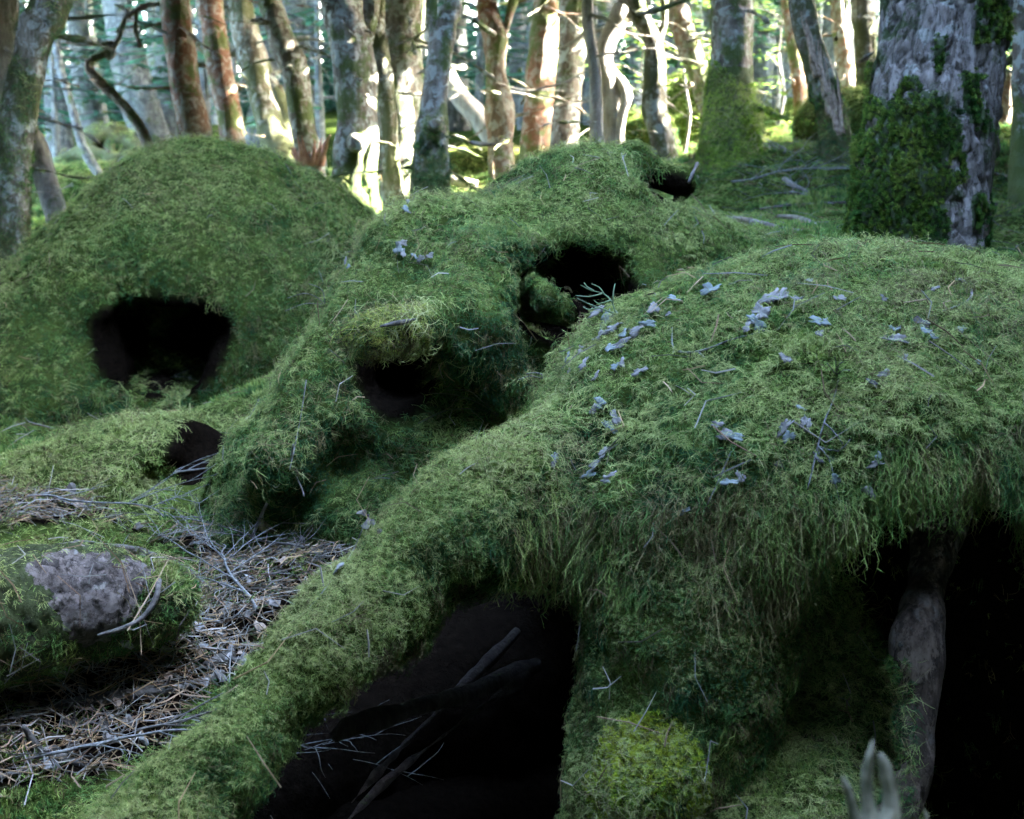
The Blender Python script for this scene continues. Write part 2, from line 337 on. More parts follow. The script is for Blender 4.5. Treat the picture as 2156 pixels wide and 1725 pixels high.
def base_E(p):     # old log with a bare flaky patch, lower left
    d = cap(p, P(-300,1345,2.62), P(205,1262,2.84), .155, .105); d = smin(d, ell(p, P(330,1262,2.92), np.array([.075,.09,.07])), .06)
    return d
def base_F(p):     # small hump with the little hole, centre left
    d = ell(p, P(330,1010,4.25), np.array([.30,.34,.165])); d = smin(d, ell(p, P(150,1030,4.2), np.array([.35,.34,.12])), .15)
    d = smax(d, -ell(p, P(405,950,4.02), np.array([.058,.24,.085])), .03)
    return smax(d, -ell(p, P(360,1020,3.95), np.array([.13,.16,.06])), .05)
AMP = dict(A=(.022,6,.018,19), B=(.034,5,.022,16), C=(.028,4,.022,12), D=(.02,5,.01,12), E=(.012,8,.004,22), F=(.03,6,.014,16))
BASE = dict(A=base_A, B=base_B, C=base_C, D=base_D, E=base_E, F=base_F)
def field(k):
    a1, f1, a2, f2 = AMP[k]; s = ord(k)
    def f(p):
        d = BASE[k](p); m = np.abs(d) < .12
        if m.any():
            q = p[m]; d[m] += a1*fbm(q*f1, 2, s)+a2*fbm(q*f2, 2, s+9)
        return d
    return f
FLD = {k: field(k) for k in BASE}
def scene_sdf(p):
    d = (p[..., 2]-H(p[..., 0], p[..., 1]))*.75
    for k in FLD: d = np.minimum(d, FLD[k](p))
    return d
def hit(uv):
    uv = np.array(uv, float).reshape(-1, 2); r = nrmz(FW+(uv[:, :1]-1078)/FPX*RT-(uv[:, 1:]-862.5)/FPX*UP)
    t = np.full(len(uv), 1.5)
    for _ in range(70): t = np.minimum(t+np.clip(scene_sdf(CAM+t[:, None]*r)*.75, -.05, 1), 40)
    p = CAM+t[:, None]*r; e = .012
    g = np.stack([scene_sdf(p+np.eye(3)[k]*e)-scene_sdf(p-np.eye(3)[k]*e) for k in range(3)], -1)
    return p, nrmz(g)

# ------------------------------------------------------------------ moss shoots
def ribbon(pts, w, side, T0=0, T1=1):
    n = len(pts); ww = np.linspace(1, .35, n)[:, None]*w*.5; s = nrmz(side+0*pts)
    V = np.concatenate([pts-s*ww, pts+s*ww]); F = []
    for i in range(n-1): F += [(i, i+1, n+i+1), (i, n+i+1, n+i)]
    tt = np.linspace(T0, T1, n); return V, np.array(F), np.concatenate([tt, tt])
def feather(r, L=1.0, nb=7, arc=1.0, w=.05, bl=.3):
    az = r.uniform(-1.3, 1.3); th = np.linspace(0, 1, 4); up = r.uniform(.35, .8); dr = r.uniform(.5, 1.1)*arc
    x = L*dr*th**1.4; z = L*(up*th-.55*dr*th**2.2); y = L*r.uniform(-.25, .25)*th**2
    pts = np.stack([x*math.cos(az)-y*math.sin(az), x*math.sin(az)+y*math.cos(az), z], 1)+r.uniform(-.12, .12, 3)*[1, 1, .3]
    side = np.array([-math.sin(az), math.cos(az), r.uniform(-.6, .6)]); out = [ribbon(pts, w, side)]
    for k in range(nb):
        f = .22+.75*k/nb; i = min(int(f*3), 2); b0 = pts[i]+(pts[i+1]-pts[i])*(f*3-i); dv = nrmz(pts[i+1]-pts[i])
        for sg in (-1, 1):
            l = bl*L*(1.1-.75*f)*r.uniform(.6, 1.3); e = nrmz(nrmz(side)*sg+dv*.7+np.array([0, 0, r.uniform(-.35, .45)])); q = nrmz(np.cross(e, r.normal(size=3)))*w*.42
            out.append((np.array([b0-q, b0+q, b0+e*l]), np.array([[0, 1, 2]]), np.array([f, f, min(1, f+.35)])))
    return out
def tuft(r, n=5, **k):
    o = []
    for _ in range(n): o += feather(r, L=r.uniform(.6, 1.1), **k)
    return join(o)
def star(r, n=16):
    o = []
    for _ in range(n):
        a = r.uniform(0, 6.28); e = r.uniform(.15, 1.0); d = np.array([math.cos(a)*math.sin(e), math.sin(a)*math.sin(e), math.cos(e)]); b0 = np.r_[r.uniform(-.35, .35, 2), r.uniform(-.1, .2)]
        q = nrmz(np.cross(d, r.normal(size=3)))*.075; l = r.uniform(.45, .8)
        o.append((np.array([b0-q, b0+q, b0+d*l]), np.array([[0, 1, 2]]), np.array([.2, .2, 1.])))
    return join(o)
def hang(r, n=6):
    o = []
    for _ in range(n):
        L = r.uniform(.5, 1.2); th = np.linspace(0, 1, 5); wv = np.cumsum(r.normal(0, .09, (5, 3)), 0); b0 = r.uniform(-.3, .3, 3)*[1, 1, .2]
        pts = b0+np.stack([L*th*.95, 0*th, .22*np.sin(th*3)*L], 1)+wv*L*.6; o.append(ribbon(pts, .055, np.array([0, 1, r.uniform(-.6, .6)])))
        for k in range(1, 4):
            e = nrmz(np.array([.5, r.choice([-1, 1])*.8, r.uniform(-.3, .7)])); q = nrmz(np.cross(e, r.normal(size=3)))*.022
            o.append((np.array([pts[k]-q, pts[k]+q, pts[k]+e*L*r.uniform(.15, .3)]), np.array([[0, 1, 2]]), np.array([.5, .5, .9])))
    return join(o)
_r = np.random.default_rng(3)
def hangl(r, n=9):
    o = []
    for _ in range(n):
        L = r.uniform(.35, 1.2); th = np.linspace(0, 1, 6); wv = np.cumsum(r.normal(0, .10, (6, 3)), 0); b0 = r.uniform(-.35, .35, 3)*[1, 1, .2]
        pts = b0+np.stack([L*th*.95, 0*th, .2*np.sin(th*3)*L], 1)+wv*L*.7; o.append(ribbon(pts, .020, np.array([0, 1, r.uniform(-.6, .6)]), .2, 1))
        for k in range(1, 5):
            e = nrmz(np.array([.6, r.choice([-1, 1])*.8, r.uniform(-.5, .7)])); q = nrmz(np.cross(e, r.normal(size=3)))*.008
            o.append((np.array([pts[k]-q, pts[k]+q, pts[k]+e*L*r.uniform(.08, .22)]), np.array([[0, 1, 2]]), np.array([.5, .5, .9])))
    return join(o)
def wisp(r, n=5):      # loose curved threads lying on the mat
    o = []
    for _ in range(n):
        L = r.uniform(.6, 1.5); az = r.uniform(-2.2, 2.2); th = np.linspace(0, 1, 6); cv = np.cumsum(r.normal(0, .16, 6)); z0 = r.uniform(.15, .5)
        x = np.cumsum(np.cos(az+cv))/6*L; y = np.cumsum(np.sin(az+cv))/6*L; z = z0+.28*L*np.sin(th*math.pi)*r.uniform(.2, 1)-.25*th**2
        o.append(ribbon(np.stack([x, y, z], 1)+[*r.uniform(-.35, .35, 2), 0], .042, np.array([-math.sin(az), math.cos(az), r.uniform(-.8, .8)]), .5, 1.1))
    return join(o)
FK = dict(nb=5, w=.040, bl=.17)
PT = {'tuft': [tuft(_r, 4, **FK) for _ in range(10)], 'star': [star(_r, 16) for _ in range(6)], 'hang': [hang(_r) for _ in range(6)], 'wisp': [wisp(_r) for _ in range(8)], 'hangl': [hangl(_r) for _ in range(7)],
      'plume': [tuft(_r, 10, nb=4, w=.022, arc=.6, bl=.12) for _ in range(6)]}
def inst(kind, pos, nn, sc, tint, jit=.5, rng=RNG, dirv=None):
    """realised copies of shoot shapes: returns V, F, colours"""
    n = len(pos)
    if n == 0: return np.zeros((0, 3)), np.zeros((0, 3), int), np.zeros((0, 3))
    d = np.array([0, 0, -1.0])+np.array([0, -.25, 0]) if dirv is None else dirv
    d = d+rng.normal(0, jit, (n, 3)); nn = nrmz(nn+rng.normal(0, .18, (n, 3)))
    ex = nrmz(d-(d*nn).sum(1, keepdims=True)*nn); ey = np.cross(nn, ex); pr = PT[kind]; k = rng.integers(0, len(pr), n)
    Vs, Fs, Cs, off = [], [], [], 0
    for j, (v, f, t) in enumerate(pr):
        s = k == j; m = s.sum()
        if m == 0: continue
        W = sc[s][:, None, None]*(v[None, :, 0, None]*ex[s][:, None]+v[None, :, 1, None]*ey[s][:, None]+v[None, :, 2, None]*nn[s][:, None])+pos[s][:, None]
        Vs.append(W.reshape(-1, 3).astype(np.float32)); Fs.append(((f[None]+(np.arange(m)*len(v))[:, None, None]).reshape(-1, 3)+off).astype(np.int32)); off += m*len(v)
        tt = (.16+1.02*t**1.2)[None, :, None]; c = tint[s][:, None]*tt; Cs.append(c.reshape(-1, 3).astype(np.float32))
    return np.concatenate(Vs), np.concatenate(Fs), np.concatenate(Cs)
def cat3(L):
    V = []; F = []; Cc = []; n = 0
    for v, f, c in L: V.append(v); F.append(f+n); Cc.append(c); n += len(v)
    return np.concatenate(V), np.concatenate(F), np.concatenate(Cc)
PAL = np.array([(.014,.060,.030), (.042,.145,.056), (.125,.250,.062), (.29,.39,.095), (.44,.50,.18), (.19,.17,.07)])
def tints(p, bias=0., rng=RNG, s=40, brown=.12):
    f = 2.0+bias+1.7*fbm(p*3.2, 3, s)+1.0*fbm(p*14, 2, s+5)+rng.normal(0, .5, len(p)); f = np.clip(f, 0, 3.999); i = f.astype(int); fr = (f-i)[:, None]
    c = PAL[i]*(1-fr)+PAL[i+1]*fr; b = (rng.random(len(p)) < brown*(1+fbm(p*5, 2, s+9)*1.4))[:, None]
    return np.where(b, PAL[5]*rng.uniform(.6, 1.4, (len(p), 1)), c)*rng.uniform(.8, 1.2, (len(p), 1))
def dist(p): return np.linalg.norm(p-CAM, axis=-1)

def no_short(p): return np.zeros(p.shape[:-1])
def moss_on(body, V, F, mask, q=1.0, short=no_short, bias=0., size=1.0, hangers=True, plume=.06, colmul=(1, 1, 1), s=40, k0=30000, bare=None, rng=None, star_bias=0, zlow=None):
    rng = rng or np.random.default_rng(s)
    dn = lambda p, n: q*k0/np.maximum(dist(p), 2)**2*mask(p, n)
    pos, nn = sample(V, F, lambda p, n: 2.9*dn(p, n)*(1+1.0*short(p)), rng=rng); d = dist(pos); L = []
    sc = (1+.55*fbm(pos*3, 2, s+31))*size*.0072*d**.58*rng.uniform(.7, 1.4, len(pos))*(1-.42*short(pos))
    st = (fbm(pos*4.5, 2, s+2)+star_bias > .28)
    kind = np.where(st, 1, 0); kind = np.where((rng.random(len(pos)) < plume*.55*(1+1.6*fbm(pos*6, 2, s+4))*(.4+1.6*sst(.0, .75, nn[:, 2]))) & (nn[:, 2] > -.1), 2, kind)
    c = tints(pos, bias+1.45*sst(.3, .95, nn[:, 2])-.4, rng, s)*np.array(colmul)  # paler shoots on upward faces, a top-light gradient painted into the moss colour
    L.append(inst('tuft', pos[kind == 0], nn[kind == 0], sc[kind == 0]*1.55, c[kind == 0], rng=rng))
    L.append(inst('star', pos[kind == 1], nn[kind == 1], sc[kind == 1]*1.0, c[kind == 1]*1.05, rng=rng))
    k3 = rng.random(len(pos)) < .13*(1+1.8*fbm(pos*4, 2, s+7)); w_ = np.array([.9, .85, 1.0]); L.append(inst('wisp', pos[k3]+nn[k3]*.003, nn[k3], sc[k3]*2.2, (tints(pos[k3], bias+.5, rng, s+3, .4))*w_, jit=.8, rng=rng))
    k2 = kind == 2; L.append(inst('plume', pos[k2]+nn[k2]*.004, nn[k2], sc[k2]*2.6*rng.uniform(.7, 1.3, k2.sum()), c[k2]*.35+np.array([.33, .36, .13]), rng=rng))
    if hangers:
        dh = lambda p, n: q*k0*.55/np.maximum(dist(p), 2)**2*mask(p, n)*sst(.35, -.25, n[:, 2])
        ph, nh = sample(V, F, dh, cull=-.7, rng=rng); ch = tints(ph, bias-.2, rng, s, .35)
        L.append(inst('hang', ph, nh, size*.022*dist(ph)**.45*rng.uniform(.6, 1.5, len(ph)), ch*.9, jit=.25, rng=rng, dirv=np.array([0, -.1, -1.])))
    Vm, Fm, Cm = cat3(L)
    o = mk('moss', Vm, Fm, M['moss'], body, color=Cm, smooth=False); o['kind'] = 'stuff'; return o

# ---- fore mound and the rest
def mound(key, name, label, lo, hi, h, mask, cat='mound', mat='soil', **kw):
    V, F = nets(FLD[key], lo, hi, h); V = V+0
    N = vnorm(V, F); g = np.clip(mask(V, N), 0, 1)
    root = empty(name, (0, 0, 0), label, cat)
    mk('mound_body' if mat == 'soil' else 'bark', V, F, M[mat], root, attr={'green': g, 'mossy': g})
    moss_on(root, V, F, mask, **kw); return root, V, F
def mask_A(p, n):
    u, v, d = proj(p); c = ell(p, COREC, CORER)
    back = (c < .05) & (p[..., 2] < .78) & (chainv(p, PIL) > .05) & (chainv(p, PIL2) > .04) & (chainv(p, LIMB) > .05)
    under = (n[..., 2] < -.55)
    bank = (chainv(p, BANK) < .07) & (chainv(p, LIMB) > .02) & (p[..., 2] < .50) & ~litter(p) & (chainv(p, PIL) > .03)
    m = 1-.975*back-.6*under; m = np.where(bank, 0, m)
    litr = (chainv(p, BANK) < .05) & (chainv(p, LIMB) > .03) & (p[..., 2] < .62) & litter(p)
    return np.clip(np.where(litr, .12, m), 0, 1)
def chainv(p, L): return chain(p, L, .1)
def hole_mask(*holes):
    hs = [(P(*c), np.array(r)+.012) for c, r in holes]
    def f(p, n):
        m = np.ones(p.shape[:-1])
        for c, r in hs: m = m*sst(.0, .03, ell(p, c, r))
        return np.clip(m+.0, 0.0, 1)*np.where(n[..., 2] < -.6, .4, 1)
    return f
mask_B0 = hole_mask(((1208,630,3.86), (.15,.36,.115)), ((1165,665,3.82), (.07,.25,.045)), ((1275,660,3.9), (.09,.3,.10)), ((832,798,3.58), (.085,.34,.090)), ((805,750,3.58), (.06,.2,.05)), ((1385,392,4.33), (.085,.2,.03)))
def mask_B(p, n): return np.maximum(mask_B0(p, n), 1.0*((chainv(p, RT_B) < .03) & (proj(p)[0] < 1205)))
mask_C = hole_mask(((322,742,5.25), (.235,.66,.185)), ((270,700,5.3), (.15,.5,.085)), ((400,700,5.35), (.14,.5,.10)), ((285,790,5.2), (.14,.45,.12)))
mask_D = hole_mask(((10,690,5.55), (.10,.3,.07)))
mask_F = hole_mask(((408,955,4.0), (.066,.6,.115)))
PATCH = P(200, 1260, 2.62)
def mask_E(p, n):
    u, v, d = proj(p); a = 34*fbm(p*17, 3, 4); b_ = 34*fbm(p*17+9, 3, 5); return 1.0-inpoly(u+1.35*a, v+1.35*b_, [(70,1215),(95,1180),(150,1168),(235,1170),(292,1195),(302,1250),(285,1300),(250,1330),(180,1350),(130,1325),(95,1290),(100,1250)])
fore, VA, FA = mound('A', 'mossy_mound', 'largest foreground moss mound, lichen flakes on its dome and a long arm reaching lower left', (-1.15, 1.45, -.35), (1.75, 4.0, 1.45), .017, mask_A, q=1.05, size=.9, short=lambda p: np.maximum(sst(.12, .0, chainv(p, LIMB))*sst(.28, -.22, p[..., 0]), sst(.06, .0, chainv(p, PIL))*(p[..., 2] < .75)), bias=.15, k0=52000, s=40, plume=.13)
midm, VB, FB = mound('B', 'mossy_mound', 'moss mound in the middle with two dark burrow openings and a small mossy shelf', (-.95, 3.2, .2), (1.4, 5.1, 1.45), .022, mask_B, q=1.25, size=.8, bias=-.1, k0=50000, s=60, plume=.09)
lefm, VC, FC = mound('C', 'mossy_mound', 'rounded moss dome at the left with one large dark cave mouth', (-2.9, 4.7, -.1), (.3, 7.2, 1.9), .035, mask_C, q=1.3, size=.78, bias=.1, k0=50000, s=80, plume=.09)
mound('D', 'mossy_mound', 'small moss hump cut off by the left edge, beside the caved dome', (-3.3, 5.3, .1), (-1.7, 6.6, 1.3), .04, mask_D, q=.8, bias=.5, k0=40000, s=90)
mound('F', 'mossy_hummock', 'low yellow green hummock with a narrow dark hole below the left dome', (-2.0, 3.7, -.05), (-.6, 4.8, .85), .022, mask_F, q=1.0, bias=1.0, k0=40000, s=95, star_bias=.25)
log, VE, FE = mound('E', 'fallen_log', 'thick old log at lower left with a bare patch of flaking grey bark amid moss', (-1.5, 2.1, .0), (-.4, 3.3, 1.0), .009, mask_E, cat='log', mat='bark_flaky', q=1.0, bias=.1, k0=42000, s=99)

shf = lambda p, n: 1.0*(chain(p, SHELF, .03) < .02)*(proj(p)[0] < 900)
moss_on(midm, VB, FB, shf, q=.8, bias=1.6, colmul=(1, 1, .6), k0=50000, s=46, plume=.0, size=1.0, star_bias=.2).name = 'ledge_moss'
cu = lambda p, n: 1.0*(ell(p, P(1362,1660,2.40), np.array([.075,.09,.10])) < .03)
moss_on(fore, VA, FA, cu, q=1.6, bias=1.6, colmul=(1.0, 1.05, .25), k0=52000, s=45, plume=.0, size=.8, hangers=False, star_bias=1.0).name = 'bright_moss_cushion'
# long ragged strands along the rim of the dome
def rim():
    rng = np.random.default_rng(17); ms = lambda p, n: 11000*sst(-.06, .10, p[..., 0])*(chainv(p, LIMB) > -.2)*(p[..., 2] > .70)*(p[..., 2] < .98)*sst(.45, -.1, n[..., 2])*(n[..., 1] < .3)*mask_A(p, n)
    pos, nn = sample(VA, FA, ms, cull=-.8, rng=rng); c = tints(pos, .1, rng, 47, .4)
    V, F, Cc = cat3([inst('hangl', pos, nn, .075*rng.uniform(.3, 1.25, len(pos)), c, jit=.12, rng=rng, dirv=np.array([0, -.12, -1.]))]); o = mk('hanging_moss', V, F, M['moss'], fore, color=Cc, smooth=False); o['kind'] = 'stuff'
rim()
# flakes of bark on the bare patch
def plates(V, N, amp, fq, s): 
    f1, f2, idv = worley(V*fq+.35*np.stack([fbm(V*9, 2, 1), fbm(V*9, 2, 2), fbm(V*9, 2, 3)], -1), s)
    return V+N*((amp*sst(0, .08, f2-f1)*(.2+1.1*idv))[:, None])
bk = [c for c in log.children if c.name.startswith('bark')][0]; NE = vnorm(VE, FE); Ve = plates(VE, NE, .006, np.array([19, 22, 30]), 8); Ve = plates(Ve, NE, .003, np.array([48, 40, 56]), 9)
_w1, _w2, _wi = worley(VE*np.array([19, 22, 30])+.35*np.stack([fbm(VE*9, 2, 1), fbm(VE*9, 2, 2), fbm(VE*9, 2, 3)], -1), 8); _at = bk.data.attributes.new('crack', 'FLOAT', 'POINT'); _at.data.foreach_set('value', (.9*_wi*(1-sst(0, .08, _w2-_w1))).astype(np.float32))
bk.data.vertices.foreach_set('co', Ve.astype(np.float32).ravel()); bk.data.update()

# ------------------------------------------------------------------ ground sheet
def axis(a, b, fine, lo, hi, gr=1.09):
    L = list(np.arange(a, b, fine)); st = fine; x = a
    while x > lo: st *= gr; x -= st; L.insert(0, x)
    st = fine; x = b
    while x < hi: x += st; L.append(x); st *= gr
    return np.array(L)
gx = axis(-3.2, 3.6, .035, -110, 110); gy = axis(1.2, 9.5, .035, -70, 140)
GX, GY = np.meshgrid(gx, gy, indexing='ij'); GZ = H(GX, GY); Vg = np.stack([GX, GY, GZ], -1).reshape(-1, 3)
ii = np.arange(len(gx)*len(gy)).reshape(len(gx), len(gy)); Fg = np.stack([ii[:-1, :-1], ii[1:, :-1], ii[1:, 1:], ii[:-1, 1:]], -1).reshape(-1, 4)
lg = litter(Vg)
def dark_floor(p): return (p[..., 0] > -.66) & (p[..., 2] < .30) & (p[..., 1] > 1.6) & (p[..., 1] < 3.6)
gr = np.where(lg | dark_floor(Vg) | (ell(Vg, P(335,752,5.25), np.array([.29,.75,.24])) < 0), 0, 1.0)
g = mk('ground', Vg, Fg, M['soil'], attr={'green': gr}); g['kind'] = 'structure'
def gmask(p, n):
    u, v, d = proj(p); vis = (d > 1.2) & (u > -250) & (u < 2400) & (v < 1900) & (p[..., 1] < 13)
    buried = np.ones(p.shape[:-1], bool)
    for k in 'ABCDEF': buried &= BASE[k](p) > -.03
    buried = buried*(ell(p, P(335,752,5.25), np.array([.29,.75,.22])) > 0)*(ell(p, P(405,962,4.0), np.array([.10,.3,.13])) > 0)
    return vis*buried*np.where(litter(p), .05+.6*(fbm(p*6, 3, 88) > .04), 1.)*np.where(dark_floor(p), .0, 1.)*sst(13, 9, p[..., 1])
near = (Vg[Fg[:, 0], 0] > -6) & (Vg[Fg[:, 0], 0] < 6) & (Vg[Fg[:, 0], 1] > 1.2) & (Vg[Fg[:, 0], 1] < 13)
def ground_moss():
    rng = np.random.default_rng(5); F = Fg[near]
    pos, nn = sample(Vg, F, lambda p, n: 56000/np.maximum(dist(p), 2)**2*gmask(p, n), cull=-.1, rng=rng)
    d = dist(pos); sc = .0092*d**.6*rng.uniform(.7, 1.5, len(pos)); bs = .25+.9*np.exp(-((pos[:, 0]+.9)**2+(pos[:, 1]-3.9)**2)/1.2)
    c = tints(pos, bs, rng, 120, .12); st = fbm(pos*3, 2, 61) > .1; L = []
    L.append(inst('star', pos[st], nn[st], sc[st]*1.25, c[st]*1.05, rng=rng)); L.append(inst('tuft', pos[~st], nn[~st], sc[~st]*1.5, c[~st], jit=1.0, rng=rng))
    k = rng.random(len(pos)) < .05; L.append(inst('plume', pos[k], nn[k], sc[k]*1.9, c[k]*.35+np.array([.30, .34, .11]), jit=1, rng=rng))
    V, F, Cc = cat3(L); o = mk('ground_moss', V, F, M['moss'], color=Cc, smooth=False)
    tag(o, 'low feathery green moss covering the forest floor', 'moss', kind='stuff')
ground_moss()

# ------------------------------------------------------------------ tubes, trunks and sticks
def spline(pts, step):
    pts = np.asarray(pts, float)
    if len(pts) == 2: n = max(2, int(np.linalg.norm(pts[1, :3]-pts[0, :3])/step)); return pts[0]+(pts[1]-pts[0])*np.linspace(0, 1, n+1)[:, None]
    q = np.vstack([2*pts[0]-pts[1], pts, 2*pts[-1]-pts[-2]]); out = []
    for i in range(1, len(q)-2):
        n = max(2, int(np.linalg.norm(q[i+1, :3]-q[i, :3])/step)); t = np.linspace(0, 1, n, endpoint=False)[:, None]
        out.append(.5*((2*q[i])+(-q[i-1]+q[i+1])*t+(2*q[i-1]-5*q[i]+4*q[i+1]-q[i+2])*t*t+(-q[i-1]+3*q[i]-3*q[i+1]+q[i+2])*t**3))
    out.append(q[-2][None]); return np.concatenate(out)
def tube(pts, ns=10, step=.05, capped=True):
    """pts: rows x,y,z,r"""
    S = spline(pts, step); c = S[:, :3]; r = np.maximum(S[:, 3], 1e-4); T = nrmz(np.gradient(c, axis=0)); ref = np.array([1.0, 0, 0]) if abs(T[0, 0]) < .8 else np.array([0, 1.0, 0])
    A = []; a = nrmz(np.cross(T[0], ref))
    for i in range(len(c)): a = nrmz(a-(a@T[i])*T[i]); A.append(a)
    A = np.array(A); B = np.cross(T, A); th = np.arange(ns)/ns*2*math.pi
    D = A[:, None]*np.cos(th)[None, :, None]+B[:, None]*np.sin(th)[None, :, None]; V = (c[:, None]+D*r[:, None, None]).reshape(-1, 3)
    i = np.arange(len(c)-1)[:, None]*ns; j = np.arange(ns)[None]; j2 = (j+1) % ns
    F = np.stack([i+j, i+j2, i+ns+j2, i+ns+j], -1).reshape(-1, 4)
    if capped:
        V = np.concatenate([V, c[:1], c[-1:]]); n0 = len(V)-2; jj = np.arange(ns); b0 = (len(c)-1)*ns
        F = np.concatenate([F, np.stack([np.full(ns, n0), (jj+1) % ns, jj, jj], 1)[:, [0, 1, 2, 2]], np.stack([np.full(ns, n0+1), b0+jj, b0+(jj+1) % ns, b0+(jj+1) % ns], 1)])
        F[F.shape[0]-2*ns:] = F[F.shape[0]-2*ns:]
    return V, F, D.reshape(-1, 3)
def fixtri(F): return F
def mktube(name, tubes, mat, parent=None, attrf=None, disp=None, crackf=None):
    """join tubes into one mesh; degenerate cap quads become triangles"""
    V = []; T3 = []; n = 0
    for (v, f, d) in tubes:
        if disp: v = disp(v, d)
        q = np.concatenate([f[:, [0, 1, 2]], f[:, [0, 2, 3]]]); q = q[(q[:, 0] != q[:, 1]) & (q[:, 1] != q[:, 2]) & (q[:, 0] != q[:, 2])]
        V.append(v); T3.append(q+n); n += len(v)
    V0 = [t_[0] for t_ in tubes]
    V = np.concatenate(V); F = np.concatenate(T3); at = {'mossy': attrf(V)} if attrf else {}
    if crackf: at['crack'] = crackf(np.concatenate(V0))
    return mk(name, V, F, mat, parent, attr=at), V, F
def disp_bark(amp, s, fine=.25):
    def f(v, d):
        n = len(d); q = v[:n]; k = 1.5*amp*(fbm(q*np.array([7, 7, 2.2]), 3, s)+fine*2*fbm(q*np.array([30, 30, 7]), 2, s+3)+.45*fbm(q*2.5, 2, s+6))
        v = v.copy(); v[:n] += d*k[:, None]; return v
    return f
# crown out of sight above the frame, shared by every nearby tree
def leaves(n, pos, size, rng, tint, flat=.6):
    e1 = nrmz(rng.normal(size=(n, 3))*[1, 1, 1-flat]); e2 = nrmz(np.cross(e1, rng.normal(size=(n, 3))*[1-flat, 1-flat, 1])); s = size*rng.uniform(.6, 1.4, (n, 1))
    V = np.stack([pos-e1*s, pos-e2*s*.4, pos+e1*s, pos+e2*s*.4], 1).reshape(-1, 3); F = np.arange(4*n).reshape(n, 4)
    c = np.repeat(tint*rng.uniform(.6, 1.4, (n, 1)), 4, 0); return V, F, c
def crown_mesh(seed, R=1.1, Hh=2.6, n=3500):
    rng = np.random.default_rng(seed); k = 60; cc = rng.normal(size=(k, 3)); cc = nrmz(cc)*rng.uniform(.3, 1, (k, 1))*[R, R, Hh/2]+[0, 0, Hh/2]
    pos = cc[rng.integers(0, k, n)]+rng.normal(0, .2, (n, 3))*[1, 1, .45]; return leaves(n, pos, .075, rng, np.array([.045, .085, .03]))
CR = []
for s_ in range(3):
    v, f, c = crown_mesh(50+s_); o = mk('crown', v, f, M['leaf'], color=c, smooth=False); CR.append(o.data); bpy.data.objects.remove(o)
def tree(label, pts, mat='bark_grey', amp=.012, branches=(), mossf=None, moss=None, ns=28, step=.05, top=5.5, cat='tree', crown=True, flare=1.25, seed=1, name='tree', d0=None, group=None):
    """pts: (u, v, depth, radius in picture px) from the top down"""
    W = np.array([list(P(u, v, d))+[r*d/FPX] for (u, v, d, r) in pts])
    b = W[-1].copy(); dv = nrmz((W[-1]-W[-2])[:3]); hz = float(H(b[None, 0], b[None, 1])[0]); L = max(.05, (b[2]-hz+.15)/max(.4, -dv[2]))
    W = np.vstack([W, np.r_[b[:3]+dv*L, b[3]*flare]])
    rows = [W[0]]; dv = nrmz((W[0]-W[1])[:3]); dv = nrmz(dv+np.array([0, 0, .6]))
    if top: W = np.vstack([np.r_[W[0][:3]+dv*top, W[0][3]*.45], np.r_[W[0][:3]+dv*top*.4, W[0][3]*.8], W])
    root = empty(name, (W[-1][0], W[-1][1], float(H(W[-1][None, 0], W[-1][None, 1])[0])), label, cat, group)
    ox = np.array(root.location)
    tb = [tube(W[::-1], ns, step)]
    rb = np.random.default_rng(seed+500)
    for _ in range(6 if top else 2):
        f = rb.uniform(0, max(1.01, len(pts)-1.6)); i = int(f)+(2 if top else 0); i = min(i, len(W)-2); q0 = W[i]+(W[i+1]-W[i])*(f-int(f)); a_ = rb.uniform(0, 6.28); l_ = rb.uniform(.2, .9); dv_ = np.array([math.cos(a_), math.sin(a_), rb.uniform(-.35, .35)]); w_ = np.cumsum(rb.normal(0, .05, (5, 3)), 0)*l_
        r0_ = rb.uniform(.003, .008); tb.append(tube(np.c_[q0[:3]+dv_*np.linspace(0, 1, 5)[:, None]*l_+w_-np.array([0, 0, 1])*(np.linspace(0, 1, 5)**2*.15*l_)[:, None], np.linspace(r0_, .002, 5)], 6, .05))
    for br in branches:
        Wb = np.array([list(P(u, v, d))+[r*d/FPX] for (u, v, d, r) in br]); tb.append(tube(Wb, 10, .04))
    tb = [(v-ox, f, d) for v, f, d in tb]; db = disp_bark(amp, seed)
    o, V, F = mktube('trunk', tb, M[mat], root, disp=lambda v, d: db(v+ox, d)-ox, attrf=(lambda V: mossf(V+ox)) if mossf else None)
    if crown:
        c = bpy.data.objects.new('crown', CR[seed % 3]); col.objects.link(c); c.parent = root; c.location = W[0][:3]-ox-np.array([0, 0, .9]); c.rotation_euler = (0, 0, seed*1.3)
    if moss is not None:
        m = moss_on(root, V+ox, F, moss[0], **moss[1]); m.location = -ox
    return root
def low(z0, z1, amt=1.): return lambda V: amt*sst(z1, z0, V[:, 2])
def mtrunk(thr, z0, z1, s, pw=1.0):      # moss where noise says so, fuller towards the foot
    return lambda p, n: (fbm(p*np.array([4.5, 4.5, 2.6]), 3, s)*.8+pw*(z1-p[..., 2])/(z1-z0)-thr > 0)*1.0
G1 = 'tall mossy trunks across the middle distance'
tree('leaning trunk at the left edge, thickly coated with olive moss', [(120,-60,6.6,40),(78,60,6.6,38),(48,200,6.6,37),(24,350,6.6,38),(18,480,6.6,44),(5,560,6.6,52)], 'bark_mossy', .012, seed=1, moss=(mtrunk(.25, 1.0, 2.4, 3, .75), dict(q=.9, bias=.0, k0=60000, s=131, size=.8, hangers=False)), step=.025, branches=[((100,75,6.6,5),(180,85,6.7,4),(235,105,6.8,3))])
